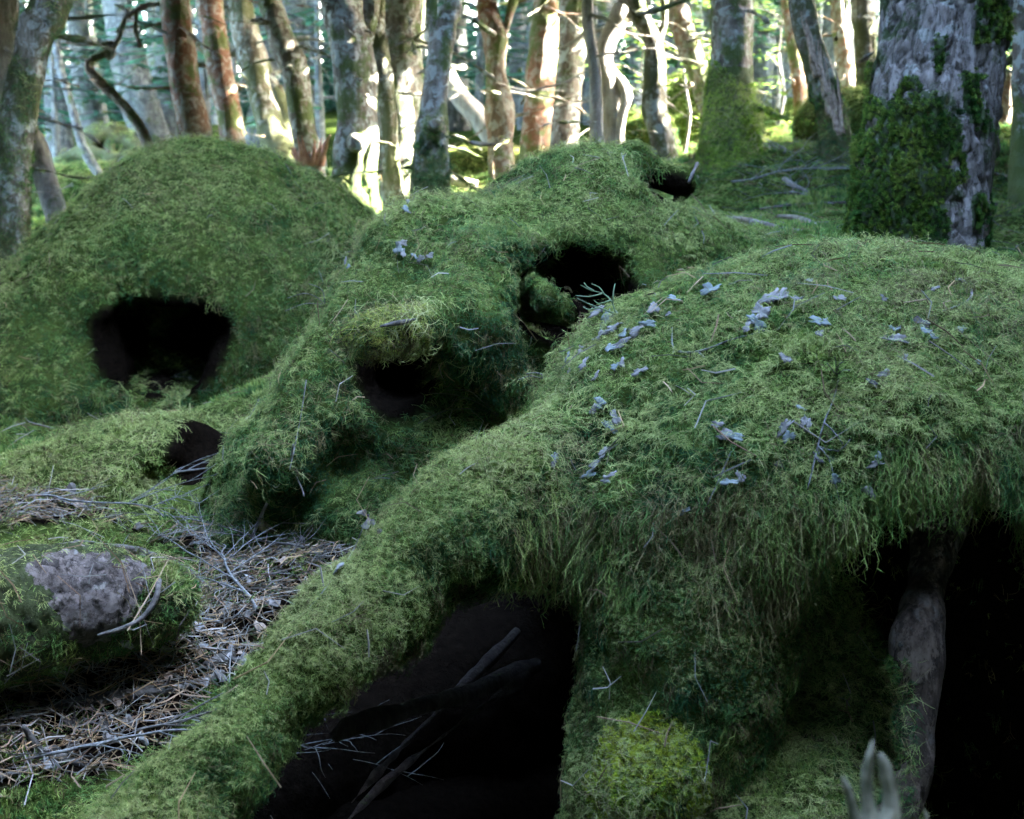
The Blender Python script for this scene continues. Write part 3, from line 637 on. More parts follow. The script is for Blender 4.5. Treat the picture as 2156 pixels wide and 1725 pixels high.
tree('pale rough bark trunk cut by the upper left corner', [(-10,-60,7.5,45),(-5,150,7.5,45),(25,330,7.5,22),(45,560,7.4,20)], 'bark_pale', .01, seed=2)
tree('short pale trunk leaning left beside the olive trunk, sunlit above a mossy foot', [(-20,120,8.2,16),(45,235,8.2,19),(75,310,8.2,27),(100,390,8.2,24),(128,500,8.1,28)], 'bark_pale', .015, mossf=low(.7, 1.2, .7), seed=3, top=1.5, crown=False)
tree('thin reddish crooked stem with bare forked branches at upper left', [(262,45,9,5),(238,100,9,6),(186,132,9,8),(200,162,9,11),(245,205,9,12),(290,260,9,11),(315,310,9,11),(335,345,9,12)], 'bark_brown', .008, seed=4, ns=12, top=0, crown=False,
     branches=[((238,90,9,5),(195,92,9,4),(140,88,9.1,4),(98,76,9.2,3)),((245,70,9,4),(268,25,9,4),(240,10,9,3)),((262,40,9,3),(300,15,9,4),(340,8,9,4)),((215,95,9,4),(240,112,9,6),(225,125,9,3)),((290,15,9,3),(285,60,9,3),(295,100,9,3))])
tree('large blurred grey conifer trunk leaning left behind the crooked stem', [(240,-30,13,30),(262,80,13,38),(285,190,13,40),(320,300,13,38),(350,370,13,40)], 'bark_far', .015, seed=5)
tree('dark curved sapling stem sweeping down to the shaded root mass at left', [(105,-20,11,7),(120,110,11,8),(150,220,11,9),(175,310,11,10),(215,375,11,10),(245,400,11,10)], 'bark_far', .006, seed=6, ns=10, top=2, crown=False)
tree('brown and white barked trunk behind the left dome, sunlit low on its right side', [(362,-60,9,33),(372,60,9,32),(388,170,9,32),(405,260,9,35),(418,360,9,38)], 'bark_brown', .014, seed=7, branches=[((352,50,9,7),(320,52,9,6),(305,58,9,4))])
tree('slim trunk with pale flecks just right of the brown and white one', [(436,-60,9.6,26),(450,60,9.6,25),(466,160,9.6,25),(484,250,9.6,26),(496,350,9.6,28)], 'bark_brown', .012, seed=8)
tree('mossy dark trunk with stubby side branches, green at its curved foot', [(500,-60,10.2,25),(515,60,10.2,28),(530,120,10.2,30),(548,200,10.2,26),(568,270,10.2,30),(600,340,10,34)], 'bark_mossy', .016, seed=9, mossf=low(1, 1.6, .6), branches=[((520,100,10.2,12),(480,115,10.2,9),(455,140,10.2,6)),((515,60,10.2,10),(480,20,10.2,8),(420,-5,10.2,7)),((530,150,10.2,12),(505,185,10.2,8),(485,192,10.2,5))])
tree('tilted trunk with white sunlit bark patches, ending in a broken reddish foot', [(560,-60,9,22),(575,20,9,22),(598,90,9,26),(620,150,9,26),(634,240,9,24),(648,320,9,26)], 'bark_grey', .014, seed=10, branches=[((572,45,9,7),(545,44,9,5),(530,43,9,3))])
tree('slender trunk with green foot between two tilted trunks', [(560,150,10.6,14),(585,200,10.6,17),(600,260,10.6,19),(605,360,10.6,20)], 'bark_mossy', .01, seed=11, top=2.5, crown=False)
tree('stout grey trunk with burl and mossy foot left of the sunlit trunk', [(712,-60,7.7,42),(728,60,7.7,44),(745,160,7.7,45),(752,260,7.7,42),(750,340,7.7,43),(748,420,7.7,52)], 'bark_grey', .02, seed=12, mossf=low(.9, 1.35, .7), step=.03,
     branches=[((752,175,7.7,30),(762,100,7.75,18),(775,40,7.8,16),(782,-40,7.8,16)),((752,300,7.6,26),(752,303,7.50,20),(751,305,7.46,9))], moss=(mtrunk(.62, 1.0, 1.8, 13, .8), dict(q=.6, bias=-.1, k0=60000, s=133, size=.8, hangers=False)))
tree('dark mossy stem pressed against the left side of the sunlit trunk', [(785,-60,8,20),(792,60,8,20),(808,160,8,20),(818,250,8,18),(822,330,8,18),(835,430,8,24)], 'bark_mossy', .012, seed=13)
tree('widest middle trunk with its right half blazing white in sun', [(845,-60,8.3,50),(845,80,8.3,48),(842,200,8.3,50),(845,320,8.3,52),(850,420,8.2,60),(852,460,8.2,66)], 'bark_grey', .016, seed=14, step=.03)
tree('grey trunk forking into a V at the top, with dark green mossy foot', [(962,-60,7,17),(945,30,7,19),(930,75,7,26),(922,130,7,26),(915,220,7,30),(910,320,7,36),(905,400,7,42),(902,450,7,48)], 'bark_grey', .016, seed=15, mossf=low(1.0, 1.25, .9), step=.025,
     branches=[((925,120,7,22),(912,60,7,12),(908,-10,7,11),(905,-60,7,11)),((925,60,7,10),(895,52,7,4),(880,46,7,2)),((915,262,6.95,20),(912,262,6.83,16),(911,262,6.8,7))], moss=(mtrunk(.55, 1.0, 1.7, 15, .9), dict(q=.8, bias=-.5, k0=60000, s=135, size=.8, hangers=False)))
tree('smooth grey dead trunk leaning diagonally behind the forked tree', [(905,60,11,17),(955,185,11,19),(1010,250,11,22),(1065,335,11,24)], 'bark_pale', .006, seed=16, top=2, crown=False)
tree('two toned trunk with a knot and ledge, sunlit lower right', [(1018,-60,8.6,22),(1030,40,8.6,24),(1042,75,8.6,27),(1045,150,8.6,24),(1052,240,8.6,31),(1054,310,8.6,27),(1058,400,8.6,34)], 'bark_brown', .014, seed=17, branches=[((1048,80,8.6,12),(1066,60,8.6,9),(1078,0,8.6,9),(1085,-60,8.6,9))])
tree('rusty orange and moss trunk lit along its whole right side', [(1150,-60,9,26),(1145,60,9,28),(1138,170,9,29),(1130,260,9,31),(1120,370,9,38)], 'bark_brown', .012, seed=18, mossf=low(1, 1.4, .4))
tree('rough furrowed dark trunk right of the rusty orange one', [(1215,-60,9.4,28),(1205,60,9.4,30),(1196,160,9.4,31),(1188,260,9.4,33),(1182,360,9.4,36)], 'bark_grey', .016, seed=19)
tree('thin pale barkless stem rising behind the middle mound peak', [(1236,-60,8,11),(1240,60,8,12),(1252,150,8,12),(1256,250,8,15),(1258,340,8,16)], 'bark_pale', .005, seed=20, ns=14)
tree('twisted grey stem bending sharply above a sunlit gnarled trunk', [(1345,-50,8.6,25),(1312,20,8.6,24),(1290,65,8.6,20),(1268,125,8.6,20),(1280,175,8.6,24),(1290,230,8.6,24),(1290,340,8.6,26)], 'bark_pale', .014, seed=21, branches=[((1285,150,8.6,12),(1310,180,8.55,10),(1320,205,8.5,11),(1308,250,8.5,8),(1305,330,8.5,7))])
tree('mossy crooked trunk with a lit white streak down its right edge', [(1335,-60,8,18),(1348,30,8,20),(1375,90,8,20),(1378,160,8,22),(1380,230,8,27),(1395,300,8,27),(1410,390,8,28)], 'bark_mossy', .014, seed=22, branches=[((1375,110,8,12),(1395,60,8,8),(1400,0,8,7))])
tree('reddish trunk leaning left with white sunlit upper side', [(1400,-60,9.6,20),(1428,30,9.6,23),(1455,110,9.6,24),(1480,180,9.6,22),(1510,270,9.6,24)], 'bark_brown', .012, seed=23, branches=[((1445,50,9.6,6),(1470,80,9.6,5),(1490,85,9.6,4))])
def m20(p, n): return ((p[..., 2] < 1.74+.10*fbm(p*5, 2, 8)+.08*np.sin(p[..., 0]*9)))*1.0
tree('straight cracked bark trunk standing on a tall skirt of bright green moss', [(1542,-60,7.4,46),(1540,40,7.4,46),(1538,130,7.4,48),(1536,200,7.4,50),(1537,260,7.35,58),(1537,310,7.3,64),(1537,350,7.3,72)], 'bark_grey', .016, seed=24, step=.02, ns=40, flare=1.2, mossf=lambda V: 1.0*(V[:, 2] < 1.70), moss=(m20, dict(q=1.3, bias=1.5, colmul=(.9, 1.1, .5), k0=110000, s=137, size=.85, hangers=False)))
tree('mossy dark trunk partly hidden behind the big tree on its left', [(1815,-60,8.5,24),(1820,60,8.5,24),(1828,160,8.5,25),(1838,250,8.5,30)], 'bark_mossy', .014, seed=26, moss=(mtrunk(.1, 1.0, 2.4, 33, .5), dict(q=.8, bias=-.2, k0=60000, s=139, size=.8, hangers=False)))
tree('trunk with a blazing white sunlit side left of the mossy dark one', [(1765,-60,11,17),(1770,60,11,18),(1780,150,11,20),(1792,230,11,26)], 'bark_brown', .012, seed=27)
tree('thin shaded trunk behind the splintered snag', [(1655,-60,10.5,13),(1665,60,10.5,14),(1680,150,10.5,15),(1690,260,10.5,16)], 'bark_brown', .01, seed=28)
tree('dark trunk at the right edge with a mossy lower half', [(2165,-60,6,20),(2160,100,6,24),(2158,250,6,28),(2165,400,6,42)], 'bark_grey', .014, seed=29, mossf=low(1.3, 1.6, .7))
tree('stumpy reddish brown trunk right of the big tree', [(2118,150,9,24),(2112,220,9,27),(2106,320,9,33)], 'bark_brown', .016, seed=30, top=0, crown=False, mossf=low(2.2, 1.9, .6))
# big tree
BT = [(2000,-80,4.55,134),(1990,40,4.55,133),(1975,160,4.55,132),(1955,290,4.52,134),(1938,400,4.5,137),(1930,520,4.48,143),(1928,600,4.46,150)]
def mbig(p, n):
    u, v, d = proj(p); f = 34*fbm(p*7, 3, 71); m = np.zeros(p.shape[:-1])
    def in_(pl): return inpoly(u+f, v+34*fbm(p*7+5, 3, 72), pl)
    m = m + in_([(1790,215),(1850,190),(1880,205),(1920,150),(1985,190),(2020,260),(2035,370),(2010,420),(1990,440),(1980,500),(1975,620),(1740,620),(1740,300)])
    m = m + in_([(2040,140),(2080,150),(2075,290),(2045,260)])+in_([(1960,80),(1995,80),(1990,150),(1965,140)])+in_([(2060,-20),(2110,-20),(2105,90),(2060,95),(2055,40)])
    m = m + in_([(1810,-20),(1835,0),(1835,170),(1805,180)])+in_([(2042,420),(2075,400),(2075,600),(2038,600)])
    return np.clip(m, 0, 1)*np.where(fbm(p*9, 2, 73) > -.35, 1, .25)
def mbig2(p, n): return .5*mbig(p, n)+.5*mbig(p+.05*np.stack([fbm(p*16, 2, 81), 0*p[..., 0], 1.6*fbm(p*16, 2, 82)], -1), n)
def crack_big(v):
    w = v+.03*np.stack([fbm(v*9, 2, 1), fbm(v*9, 2, 2), 0*v[:, 0]], -1); f1, f2, idv = worley(w*np.array([20, 20, 4.2]), 12); return .85*(1-sst(.0, .09, f2-f1))*(.3+.7*idv)
def disp_big(v, d):
    n = len(d); q = v[:n]; w = q+.03*np.stack([fbm(q*9, 2, 1), fbm(q*9, 2, 2), 0*q[:, 0]], -1)
    f1, f2, idv = worley(w*np.array([20, 20, 4.2]), 12); g1, g2, ig = worley(w*np.array([34, 34, 20.0]), 15)
    k = .013*sst(0, .22, f2-f1)*(.4+.8*idv)+.0045*sst(0, .2, g2-g1)*(.3+ig)+.016*fbm(q*np.array([14, 14, 1.0]), 2, 5)+.02*fbm(q*2.2, 2, 6)
    v = v.copy(); v[:n] += d*(k-.01)[:, None]; return v
def bigtree():
    W = np.array([list(P(u, v, d))+[r*d/FPX] for (u, v, d, r) in BT]); b = W[-1]; W = np.vstack([W, [b[0]-.005, b[1]-.02, b[2]-.25, b[3]*1.15]])
    W = np.vstack([[W[0][0]+.35, W[0][1], W[0][2]+5, .1], [W[0][0]+.12, W[0][1], W[0][2]+1.6, .18], W]); root = empty('tree', (W[-1][0], W[-1][1], 1.0), 'thickest tree at right, lilac grey flaking bark with dark moss round its lower trunk', 'tree'); ox = np.array(root.location)
    up = tube(W[:3][::-1], 40, .05); lo = tube(W[2:][::-1], 220, .0075)
    o, V, F = mktube('trunk', [(v-ox, f, d) for v, f, d in (lo,)], M['bark_big'], root, disp=lambda v, d: disp_big(v+ox, d)-ox, attrf=lambda V: mbig(V+ox, None)*.5, crackf=lambda V: crack_big(V+ox))
    mktube('upper_trunk', [(up[0]-ox, up[1], up[2])], M['bark_big'], root, disp=lambda v, d: disp_bark(.01, 3)(v+ox, d)-ox)
    rng = np.random.default_rng(88); W_ = V+ox
    k1 = lambda p, n: 34000/np.maximum(dist(p), 2)**2*mbig2(p, n)*5
    pos, nn = sample(W_, F, k1, rng=rng); h = .004+.020*np.clip(fbm(pos*10, 2, 5)+.35, 0, 1)
    c = tints(pos, -.35, rng, 150, .02)*np.array([.62, .66, .42])
    up_ = np.array([0, 0, 1.])
    L = [inst('star', pos+nn*(h*r)[:, None] if False else pos+nn*(h[:, None]*r*1.0), nrmz(nn+.5*up_), .014*rng.uniform(.7, 1.3, len(pos)), c*(.55+.5*r), rng=rng) for r in (.35, 1.0)]
    Vm, Fm, Cm = cat3(L); m = mk('moss', Vm, Fm, M['moss'], root, color=Cm, smooth=False); m['kind'] = 'stuff'; m.location = -ox
    cr = bpy.data.objects.new('crown', CR[0]); col.objects.link(cr); cr.parent = root; cr.location = W[0][:3]-ox; cr.scale = (1.5, 1.5, 1)
    # strip of dead bark hanging on the right side, and its burl
    tb = tube([[*(P(2062,395,4.38)-ox), .018], [*(P(2066,430,4.36)-ox), .026], [*(P(2062,455,4.36)-ox), .020], [*(P(2064,480,4.36)-ox), .028], [*(P(2058,540,4.36)-ox), .02], [*(P(2060,600,4.36)-ox), .02]], 12, .012)
    mktube('bark_strip', [tb], M['bark_root'], root, disp=disp_bark(.006, 9))
bigtree()

# ------------------------------------------------------------------ snags, stumps and logs
def pxtube(rows, ns=10, step=.02, off=0):
    W = np.array([list(P(u, v, d))+[r*d/FPX] for (u, v, d, r) in rows]); return tube(W, ns, step)
def splinter(p0, dirv, L, w, seed):
    r_ = np.random.default_rng(seed); pts = []
    for t in np.linspace(0, 1, 6): pts.append(np.r_[np.array(p0)+np.array(dirv)*L*t+r_.normal(0, .004, 3)*t, w*(1-t)**.8+.0015])
    return tube(np.array(pts), 5, .03)
sn = empty('snag', (*P(1752,340,6.8)[:2], float(H(np.array([P(1752,340,6.8)[0]]), np.array([P(1752,340,6.8)[1]]))[0])), 'broken snag of twisted grey wood with reddish splintered side and dark mossy foot', 'snag')
so_ = np.array(sn.location)
def local(tb, o): return [(v-o, f, d) for v, f, d in tb]
dsn = disp_bark(.012, 41)
_, Vs, Fs = mktube('trunk', local([pxtube([(1690,-400,6.8,26),(1685,-60,6.8,25),(1698,60,6.8,27),(1725,160,6.8,28),(1750,235,6.8,27),(1758,300,6.8,34),(1752,420,6.8,44)], 28, .02)], so_), M['bark_mossy'], sn, disp=lambda v, d: dsn(v+so_, d)-so_, attrf=lambda V: low(1.1, 1.6, .7)(V+so_))
sp = []
for k in range(22):
    u0 = 1700+k*3.0+random.uniform(-8, 8); v0 = 70+k*8+random.uniform(-12, 12); p0 = P(u0+14, v0+70, 6.8-.06-random.uniform(0, .02)); q = P(u0-8+random.uniform(-8, 14), v0-60, 6.72)
    sp.append(splinter(p0, nrmz(q-p0), np.linalg.norm(q-p0)*random.uniform(.5, 1.1), random.uniform(.006, .016), k))
mktube('splintered_wood', local(sp, so_), M['split_wood'], sn)
mm = moss_on(sn, Vs+so_, Fs, lambda p, n: (p[..., 2] < 1.62+.2*fbm(p*6, 2, 3))*1.0, q=.9, bias=-.3, k0=60000, s=141, size=.9, hangers=False); mm.location = -so_
def stump(label, c, R, Hh, n, mat, seed, name='stump', spread=.25, base='bark_brown'):
    hz = float(H(np.array([c[0]]), np.array([c[1]]))[0]); z0 = min(hz, c[2])-.05; e = empty(name, (c[0], c[1], z0), label, 'stump')
    r_ = np.random.default_rng(seed); hh = c[2]-z0
    mktube('trunk', [tube([[0, 0, -.1, R*1.3], [0, 0, hh*.6, R], [.0, 0, hh, R*.85]], 16, .03)], M[base], e, disp=disp_bark(.02, seed))
    sp = [splinter([R*.8*math.cos(a), R*.8*math.sin(a), hh-.06], nrmz(np.array([math.cos(a)*spread, math.sin(a)*spread, 1])+r_.normal(0, .12, 3)), Hh*r_.uniform(.4, 1), R*r_.uniform(.2, .42), seed+i) for i, a in enumerate(np.linspace(0, 6.28, n))]
    mktube('splintered_wood', sp, M[mat], e); return e
M['red_wood'] = wood_mat('red_wood', (.20, .07, .04), (.42, .22, .15), 30)
stump('sunlit broken stump with jagged pinkish splinters behind the left dome', P(652, 325, 8.4), .075, .2, 16, 'red_wood', 5, spread=.5)
# pale split branch stub close to the lens
st = empty('broken_branch', (*P(1830,1700,1.25)[:2], -.05), 'upright pale branch splintered into blurred prongs at the bottom right corner', 'branch'); sx = np.array(st.location)
M['green_wood'] = wood_mat('green_wood', (.11, .11, .06), (.36, .34, .24), 45)
mktube('stem', local([tube([[sx[0], sx[1], -.1, .035], [sx[0]+.005, sx[1], .5, .032], [*P(1845,1790,1.25), .026]], 14, .03)], sx), M['green_wood'], st, disp=lambda v, d: disp_bark(.004, 6)(v+sx, d)-sx)
for rows in ([(1840,1800,1.25,40),(1828,1700,1.25,16),(1824,1640,1.25,13),(1832,1590,1.25,10),(1838,1555,1.25,1)], [(1850,1800,1.25,34),(1876,1700,1.26,16),(1868,1640,1.26,13),(1858,1602,1.26,9),(1852,1585,1.26,1)],
             [(1820,1800,1.24,24),(1795,1700,1.24,12),(1785,1660,1.24,10),(1774,1634,1.24,1.5)], [(1880,1800,1.25,18),(1950,1740,1.27,8),(1941,1692,1.27,1)]):
    po_, _, _ = mktube('prong', local([pxtube(rows, 6, .012)], sx), M['green_wood'], st, disp=lambda v, d: disp_bark(.0015, 16, .9)(v+sx, d)-sx); po_.data.polygons.foreach_set('use_smooth', [False]*len(po_.data.polygons))
# roots in and under the fore mound
def fpart(name, rows, mat, amp=.004, ns=16, moss=None):
    return mktube(name, [pxtube(rows, ns, .008)], M[mat], fore, disp=disp_bark(amp, 21))
_, Vr, Fr = fpart('bare_root', [(1985,1060,2.64,66),(1962,1150,2.58,52),(1950,1240,2.52,45),(1930,1320,2.48,50),(1936,1400,2.46,47),(1942,1470,2.45,36),(1928,1540,2.44,38),(1936,1610,2.43,36),(1905,1690,2.42,42),(1850,1800,2.4,66)], 'bark_root', .013, 64)
for rows in ([(1130,1400,2.95,16),(1000,1455,2.8,22),(860,1495,2.66,26),(740,1530,2.56,22),(700,1555,2.54,16)], [(1110,1420,2.9,8),(960,1530,2.72,9),(820,1640,2.6,10),(720,1740,2.5,12)], [(1090,1330,3.0,7),(940,1480,2.8,7),(830,1590,2.66,7),(740,1690,2.5,8)]):
    fpart('dark_root', [(a_, b_, c_, r__*.75) for a_, b_, c_, r__ in rows], 'root_dark', .007, 12)
rr = np.random.default_rng(19)
def strip_moss(V, F, mask, **k): return moss_on(fore, V, F, mask, **k)
def mroot(p, n):
    u, v, d = proj(p); return ((u < 1935+20*fbm(p*12, 2, 3)) & (v > 1385) & (u-1850+.05*(v-1400) < 90))*1.0
m_ = moss_on(fore, Vr, Fr, mroot, q=1, bias=.2, k0=42000, s=143, size=.7, hangers=False); m_.name = 'root_moss'
# back logs, humps and root mass
def hump(label, c, r, seed, bias=.4, name='mossy_hummock', cat='mound'):
    f = lambda p: ell(p, np.array(c), np.array(r))+.06*fbm(p*2.5, 2, seed)+.02*fbm(p*7, 2, seed+1)
    V, F = nets(f, np.array(c)-np.array(r)-.15, np.array(c)+np.array(r)+.15, .06); root = empty(name, (c[0], c[1], c[2]-r[2]), label, cat); o = np.array(root.location)
    mk('mound_body', V-o, F, M['soil'], root, attr={'green': np.ones(len(V))}); m = moss_on(root, V, F, lambda p, n: np.ones(p.shape[:-1]), q=1, bias=bias, k0=60000, s=seed+150, size=.8, hangers=False); m.location = -o
hump('distant yellow green moss hump between the crooked trunk and the leaning reddish trunk', P(1450,265,10.6), (.34,.4,.42), 1, .9)
hump('low shaded moss hump behind the diagonal dead trunk', P(1010,372,9.8), (.55,.4,.22), 2, .2)
hump('dark round moss hump behind the twisted grey stem', P(1345,300,9.9), (.3,.35,.22), 3, -.6)
hump('shaded moss hump seen below the curved sapling at left', P(180,415,11.5), (.7,.5,.28), 4, -.3)
hump('green hump at the foot of the mossy dark trunk', P(1800,265,8), (.35,.4,.2), 6, .3)
ro = empty('root_mass', P(230,400,11.8), 'dark upturned root mass with arching moss covered roots at left', 'roots'); rx = np.array(ro.location)
rt = [[(150,395,11.8,18),(175,330,11.8,24),(215,288,11.8,26),(260,300,11.8,22),(330,325,11.8,18),(370,340,11.8,14)],[(120,345,11.7,10),(165,325,11.7,14),(220,330,11.6,16),(290,345,11.6,15),(345,335,11.7,12)],
      [(230,290,11.8,18),(235,340,11.7,20),(215,390,11.6,16)],[(250,310,11.8,20),(300,370,11.7,18),(330,410,11.7,14)],[(180,290,11.8,10),(200,280,11.8,22),(260,285,11.9,20),(300,310,11.9,14)],[(235,300,11.8,6),(242,270,11.8,5),(246,255,11.8,3)]]
tb = [pxtube(r_, 14, .04) for r_ in rt]; drt = disp_bark(.03, 44)
_, Vq, Fq = mktube('roots', local(tb, rx), M['bark_mossy'], ro, disp=lambda v, d: drt(v+rx, d)-rx, attrf=lambda V: np.full(len(V), .5))
m_ = moss_on(ro, Vq+rx, Fq, lambda p, n: (n[..., 2] > -.3)*1.0, q=.8, bias=-.2, k0=30000, s=171, size=.9, hangers=False); m_.location = -rx
def pxlog(name, label, rows, mat, amp=.004, ns=10, cat='branch', group=None, extra=()):
    W0 = P(rows[0][0], rows[0][1], rows[0][2]); e = empty(name, W0, label, cat, group); o = np.array(W0); tb = [pxtube(rows, ns, .015)]+[pxtube(x, 7, .01) for x in extra]
    db = disp_bark(amp, len(rows)); mktube('wood', local(tb, o), M[mat], e, disp=lambda v, d: db(v+o, d)-o) if False else None
    bpy.data.objects.remove(e); ob, V, F = mktube(name, local(tb, o), M[mat], None, disp=lambda v, d: db(v+o, d)-o); ob.location = o; return tag(ob, label, cat, group)
pxlog('fallen_log', 'grey log end lying behind the middle mound, left of its peak', [(945,378,8.2,9),(975,384,8.2,10),(1005,390,8.2,9)], 'bark_pale', cat='log')

# ------------------------------------------------------------------ sticks resting on the ground
def surf(uv, off=.006):
    p, n = hit(uv); return p+n*off, n
def stick(name, label, uvr, mat, off=.008, ns=8, cat='stick', group=None, side=(), amp=.0015, lift=None):
    uv = [(u, v) for u, v, r in uvr]; p, n = surf(uv, off); d = proj(p)[2]
    d2 = np.minimum(d, np.median(d)+.35); p = np.array([P(u, v, dd) for (u, v), dd in zip(uv, d2)])+n*0
    if lift is not None: p[:, 2] += np.array(lift)
    W = np.c_[p, [r*x/FPX for (_, _, r), x in zip(uvr, d2)]]; o = W[0, :3].copy(); tb = [tube(W, ns, .012)]
    for sd in side:
        i = sd[0]; q = np.array([P(u, v, d2[i]-.01*k) for k, (u, v, r) in enumerate(sd[1:], 1)]); rr_ = [r*d2[i]/FPX for _, _, r in sd[1:]]; tb.append(tube(np.vstack([W[i], np.c_[q, rr_]]), 6, .012))
    db = disp_bark(amp, int(uv[0][0]) % 50); ob, V, F = mktube(name, local(tb, o), M[mat], None, disp=lambda v, dd: db(v+o, dd)-o); ob.location = o
    return tag(ob, label, cat, group)
stick('fallen_branch', 'thick grey barked branch lying across the needle litter at lower left', [(22,1512,7),(80,1500,11),(150,1480,12),(210,1470,15),(280,1462,13),(340,1452,15),(380,1448,9),(455,1425,10),(470,1415,5)], 'twig_dark', .016, 12, side=[(5,(352,1440,4),(358,1425,2))])
stick('fallen_branch', 'dark curved branch arching over the bare bark patch', [(160,1142,6),(215,1152,9),(290,1160,10),(330,1175,9),(370,1190,9),(410,1215,10),(430,1235,7),(455,1245,4)], 'twig_dark', .045, 10)
stick('fallen_branch', 'grey lichened branch bending down beside the bare bark patch', [(335,1185,4),(334,1230,6),(326,1265,7),(300,1300,6),(260,1322,5),(215,1335,4),(205,1338,3)], 'twig_dark', .075, 9)
stick('fallen_branch', 'forked grey branch at the lower left corner', [(-30,1505,9),(40,1560,8),(90,1590,10),(140,1600,8),(190,1615,4)], 'twig_dark', .02, 9, side=[(2,(60,1545,6),(50,1530,4))])
stick('fallen_branch', 'thin crooked twig crossing the lower left corner', [(-20,1640,5),(40,1625,6),(110,1602,6),(150,1570,4),(190,1540,3)], 'twig_dark', .02, 7)
stick('fallen_branch', 'short broken stick end at the edge of the litter near the mossy arm', [(432,1405,11),(470,1385,13),(490,1372,12)], 'twig_dark', .02, 10)
stick('fallen_branch', 'pale short stick pointing up at the edge of the litter', [(478,1395,8),(485,1370,8),(490,1352,6)], 'dead_wood', .03, 8)
stick('fallen_branch', 'small dark stub lying beside the far end of the litter', [(775,1085,4),(785,1100,6),(800,1120,6)], 'twig_dark', .02, 8)
stick('dead_twig', 'bare grey forked twig standing out of the litter toward the middle mound', [(530,1140,3),(560,1090,3.4),(590,1050,4),(612,1030,3),(620,1010,2)], 'dead_wood', .02, 6, side=[(3,(635,1028,2),(640,1045,1.5)),(3,(585,1025,2),(575,1022,1.2))], lift=[.01,.03,.05,.07,.09])
stick('fallen_branch', 'pale grey fallen branch on the green slope left of the big tree', [(1530,458,4),(1570,466,8),(1620,477,8),(1665,487,7),(1712,485,4)], 'bark_pale', .03, 10, side=[(1,(1560,482,3),(1556,490,2))])
stick('fallen_branch', 'flat pale strip of wood above the fallen branch on the slope', [(1638,455,4),(1670,458,6),(1700,466,6),(1732,482,3)], 'bark_pale', .03, 8)
stick('fallen_branch', 'short whitish broken stick higher on the green slope', [(1652,378,7),(1668,390,6),(1692,400,4),(1700,405,3)], 'dead_wood', .03, 8)
stick('fallen_branch', 'small grey stake leaning at the foot of the moss skirted trunk', [(1468,345,5),(1460,362,4),(1450,385,3)], 'twig_dark', .03, 8)
stick('fallen_branch', 'weathered wood chip lying on the mossy shelf of the middle mound', [(800,688,2),(825,682,5),(850,678,6),(878,672,2)], 'twig_dark', .02, 8)
stick('dead_twig', 'pale curved bare twig near the right end of the foreground dome', [(1985,655,2),(2025,640,2.5),(2045,625,3),(2042,605,3),(2025,590,3),(2012,588,2)], 'dead_wood', .012, 7)
stick('dead_twig', 'long thin forked twig hanging down the middle of the foreground dome', [(1765,800,1.6),(1755,840,2),(1735,890,2.4),(1722,940,2.4),(1708,1000,2),(1700,1030,1.4)], 'twig', .014, 6, side=[(2,(1752,905,1.6),(1775,935,1.2)),(3,(1745,965,2),(1758,1015,1.8),(1768,1055,1.2)),(3,(1765,950,1.5),(1790,925,1))])
stick('dead_twig', 'thin forked twig beside the cluster of lichen on the foreground dome', [(1415,690,1.2),(1420,735,1.6),(1470,740,1.8),(1540,715,1.8),(1600,700,1.2)], 'twig', .014, 6, side=[(2,(1500,765,1.5),(1545,775,1)),(1,(1405,800,1.6),(1400,870,1.2))])
stick('dead_twig', 'straight slanting twig left of the middle of the dome', [(1480,1080,1.4),(1505,1030,2),(1525,985,2),(1540,950,1.2)], 'twig', .014, 6)
stick('dead_twig', 'long brown twig lying down the mossy arm', [(765,1110,1.4),(740,1165,1.6),(700,1220,1.6),(640,1290,1.5),(560,1345,1)], 'twig', .012, 6)
stick('dead_twig', 'thin twig leaning on the left flank of the middle mound', [(645,800,1.4),(636,860,1.6),(625,920,2),(610,990,1.4)], 'twig', .014, 6)

# branching dead twigs on the floor
def bough(seed, x, y, az, L, r0, zf=0.02, rise=.12, depth=2, nb=7):
    r_ = np.random.default_rng(seed); T = []
    def rec(p, a, l, r, lev, up):
        n = max(4, int(l/.03)); pts = []; q = np.array(p, float); aa = a
        for i in range(n+1):
            pts.append(np.r_[q, r*(1-.75*i/n)]); aa += r_.normal(0, .13); q = q+np.array([math.cos(aa), math.sin(aa), up])*l/n; up += r_.normal(0, .05)-.02
            g_ = float(H(q[None, 0], q[None, 1])[0])+.01
            if q[2] < g_: q[2] = g_; up = abs(up)*.3
        T.append(tube(np.array(pts), 5, .03))
        if lev < depth:
            for k in range(nb if lev == 0 else 4):
                i = r_.integers(1, n); s_ = r_.choice([-1, 1]); rec(pts[i][:3], aa*0+a+s_*r_.uniform(.4, 1.1), l*r_.uniform(.25, .55), max(.0011, pts[i][3]*.6), lev+1, r_.uniform(-.1, .5))
    z = float(H(np.array([x]), np.array([y]))[0])+zf; rec((x, y, z), az, L, r0, 0, rise); return T
def deadbough(seed, u, v, az, L, r0, label, group, mat='twig', **k):
    p, n = hit([(u, v)]); x, y = p[0, 0], p[0, 1]; tb = bough(seed, x, y, az, L, r0, **k); o = np.array([x, y, p[0, 2]]); ob, V, F = mktube('dead_bough', local(tb, o), M[mat], None); ob.location = o
    return tag(ob, label, 'dead branch', group)
GD = 'dead grey boughs scattered over the forest floor'
